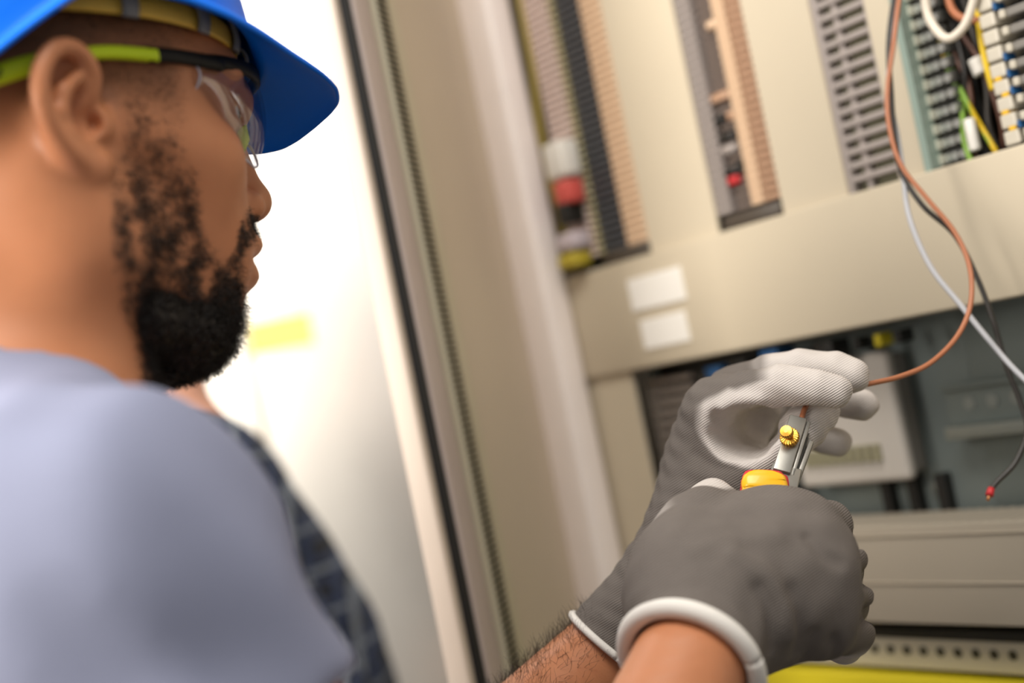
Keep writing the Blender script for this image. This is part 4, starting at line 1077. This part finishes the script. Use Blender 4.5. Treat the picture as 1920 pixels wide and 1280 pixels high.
ring = [V[i*nr_] for i in range(len(arc))]
link('lens_rim', tube_me(ring, .0007, 8, 2), edge_m, ln, True, True)
for e in (0, len(arc)-1): link('lens_rim', tube_me([V[e*nr_+k] for k in range(nr_)], .0006, 8, 2), edge_m, ln, True, True)
topr = [H(x*1.0, y, lens_top(ua[i])+.002) for i, (x, y) in enumerate(arc)]
link('brow_bar', tube_me(topr, .0022, 10, 2, True, ry=.0036, upv=HU), blk, gls, True, True)
for a in (-1, 1):
    pts = [H(-.004+.036, a*.0770, .0315), H(.046, a*.0735, .0330), H(.062, a*.0665, .0345), H(.080, a*.0585, .0355)]
    link('temple', tube_me(pts, .0022, 10, 6, True, ry=.0036, upv=HU), blk, gls, True, True)
    pts = [H(-.001, a*.0805, .0290), H(.014, a*.0790, .0310), H(.034, a*.0768, .0315), H(.037, a*.0765, .0316)]
    link('temple_grip', tube_me(pts, [.0024, .0026, .0026, .0018], 10, 6, True, ry=.0032, upv=HU), lime, gls, True, True)
    pts = [H(-.075, a*.0735, .010), H(-.058, a*.0775, .0125), H(-.044, a*.0790, .0165), H(-.030, a*.0790, .0215), H(-.012, a*.0800, .0265), H(-.001, a*.0805, .0290)]
    tp = link('temple_tip', tube_me(pts, .0024, 10, 6, True, ry=.0046, upv=HU), lime, gls, True, True)
    link('temple_mark', tube_me([H(-.046, a*.0815, .0185), H(-.0435, a*.0818, .0150), H(-.041, a*.0815, .0192)], .0009, 8, 3), blk, tp, True, True)
    link('nose_pad', tube_me([H(.1120, a*.0130, .018), H(.1090, a*.0155, .010), H(.1060, a*.0165, .002)], [.0022, .0042, .0024], 10, 5), lime, gls, True, True)

# ------------------------------------------------------------------ second man behind, in a plaid shirt
nb2 = P(342, 790, 1.75); f2 = np.array([.98, .2, 0]); f2 /= np.linalg.norm(f2); l2 = np.array([-f2[1], f2[0], 0]); T2 = np.stack([f2, l2, UZ], 1)
man2 = empty('person', (float(nb2[0]), float(nb2[1]), 0), 0, 'man in dark plaid shirt standing behind the bearded man', 'person')
F2 = Field(np.arange(nb2[0]-.36, nb2[0]+.46, .008), np.arange(nb2[1]-.40, nb2[1]+.40, .008), np.arange(.75, nb2[2]+.34, .008))
A2 = lambda x, y, z: nb2+T2@np.array([x, y, z], float)
F2.ell(A2(-.05, 0, .18), (.095, .074, .092), T2, .02); F2.cone(A2(-.02, 0, .12), A2(.01, 0, .075), .052, .03, .03)
F2.cone(A2(.045, 0, .16), A2(.060, 0, .125), .009, .011, .01); F2.ell(A2(.034, 0, .095), (.02, .024, .012), T2, .01)
for a in (-1, 1):
    F2.ell(A2(-.055, a*.078, .14), (.014, .007, .03), T2, .006); F2.ell(A2(.05, a*.033, .175), (.014, .018, .011), T2, .012, 'cut')
F2.cone(A2(-.03, 0, .10), A2(.0, 0, -.03), .049, .052, .03)
def trunk2(F, gg):
    for a in (-1, 1): F.cone(A2(-.01, a*.05, -.06), A2(-.01, a*.17, -.085), .045+gg, .045+gg, .03)
    F.ell(A2(.010, 0, -.19), (.105+gg, .170+gg, .19+gg), T2, .04); F.ell(A2(.055, 0, -.38), (.125+gg, .15+gg, .24+gg), T2, .05)
    for a in (-1, 1):
        F.cone(A2(.01, a*.180, -.09), A2(.09, a*.205, -.34), .050+gg, .044+gg, .03); F.cone(A2(.09, a*.205, -.34), A2(.18, a*.17, -.55), .042+gg, .03+gg, .02)
trunk2(F2, 0)
for a in (-1, 1):
    F2.cone(A2(.18, a*.17, -.55), A2(.20, a*.165, -.60), .028, .03, .01)
    for k_ in range(4): F2.cone(A2(.185+.012*k_, a*.165, -.60), A2(.195+.016*k_, a*.155, -.675+.006*abs(k_-2)), .010, .008, .006)
    F2.cone(A2(.21, a*.155, -.585), A2(.235, a*.135, -.63), .011, .009, .006)
b2 = F2.mesh('body', 1); set_attr(b2, 'hair', sstep(.20, .22, ((vco(b2)-nb2)@T2)[:, 2]-.25*((vco(b2)-nb2)@T2)[:, 0])*(vco(b2)[:, 2] > nb2[2]+.1))
link('body', b2, attr_mat('fair_skin', ((214, 160, 136), (48, 36, 30)), 'hair', (.5, .7), ('noise', 700, .1)), man2, True, True)
F2 = Field(np.arange(nb2[0]-.36, nb2[0]+.46, .008), np.arange(nb2[1]-.40, nb2[1]+.40, .008), np.arange(.75, nb2[2]+.14, .008))
trunk2(F2, .014)
F2.cone(A2(-.03, 0, .12), A2(.0, 0, -.02), .062, .060, .006, 'cut')
for a in (-1, 1): F2.cutcyl(A2(.170, a*.174, -.53), A2(.18, a*.17, -.55)-A2(.09, a*.205, -.34), .2, .07, .004)
F2.half((0, 0, .83), (0, 0, -1))
F2.warp(lambda X, Y, Z: .003*np.sin(X*60+Z*45)*np.sin(Y*50-Z*30))
def plaid():
    M = bpy.data.materials.new('dark_plaid_flannel'); M.use_nodes = True; nt = M.node_tree; b = nt.nodes['Principled BSDF']; b.inputs['Roughness'].default_value = .9
    tc = nt.nodes.new('ShaderNodeTexCoord'); cur = None
    col = nt.nodes.new('ShaderNodeRGB'); col.outputs[0].default_value = srgb(24, 26, 32); cur = col.outputs[0]
    for dr_, sc_w, c, thr in (('X', 13, (44, 56, 84), .72), ('Z', 13, (40, 50, 76), .72), ('X', 6.5, (120, 128, 140), .96), ('Z', 6.5, (110, 118, 132), .96)):
        wv = nt.nodes.new('ShaderNodeTexWave'); wv.bands_direction = dr_; wv.inputs['Scale'].default_value = sc_w; wv.inputs['Distortion'].default_value = .6
        nt.links.new(tc.outputs['Object'], wv.inputs['Vector'])
        gt = nt.nodes.new('ShaderNodeMath'); gt.operation = 'GREATER_THAN'; gt.inputs[1].default_value = thr; nt.links.new(wv.outputs['Fac'], gt.inputs[0])
        mx = nt.nodes.new('ShaderNodeMix'); mx.data_type = 'RGBA'; nt.links.new(gt.outputs[0], mx.inputs[0]); nt.links.new(cur, mx.inputs[6]); mx.inputs[7].default_value = srgb(*c); cur = mx.outputs[2]
    nt.links.new(cur, b.inputs['Base Color']); return M
link('plaid_shirt', F2.mesh('shirt', 1), plaid(), man2, True, True)
legs(man2, .84, nb2, f2, l2, mat('dark_jeans', (48, 54, 70), .85), boot_m)
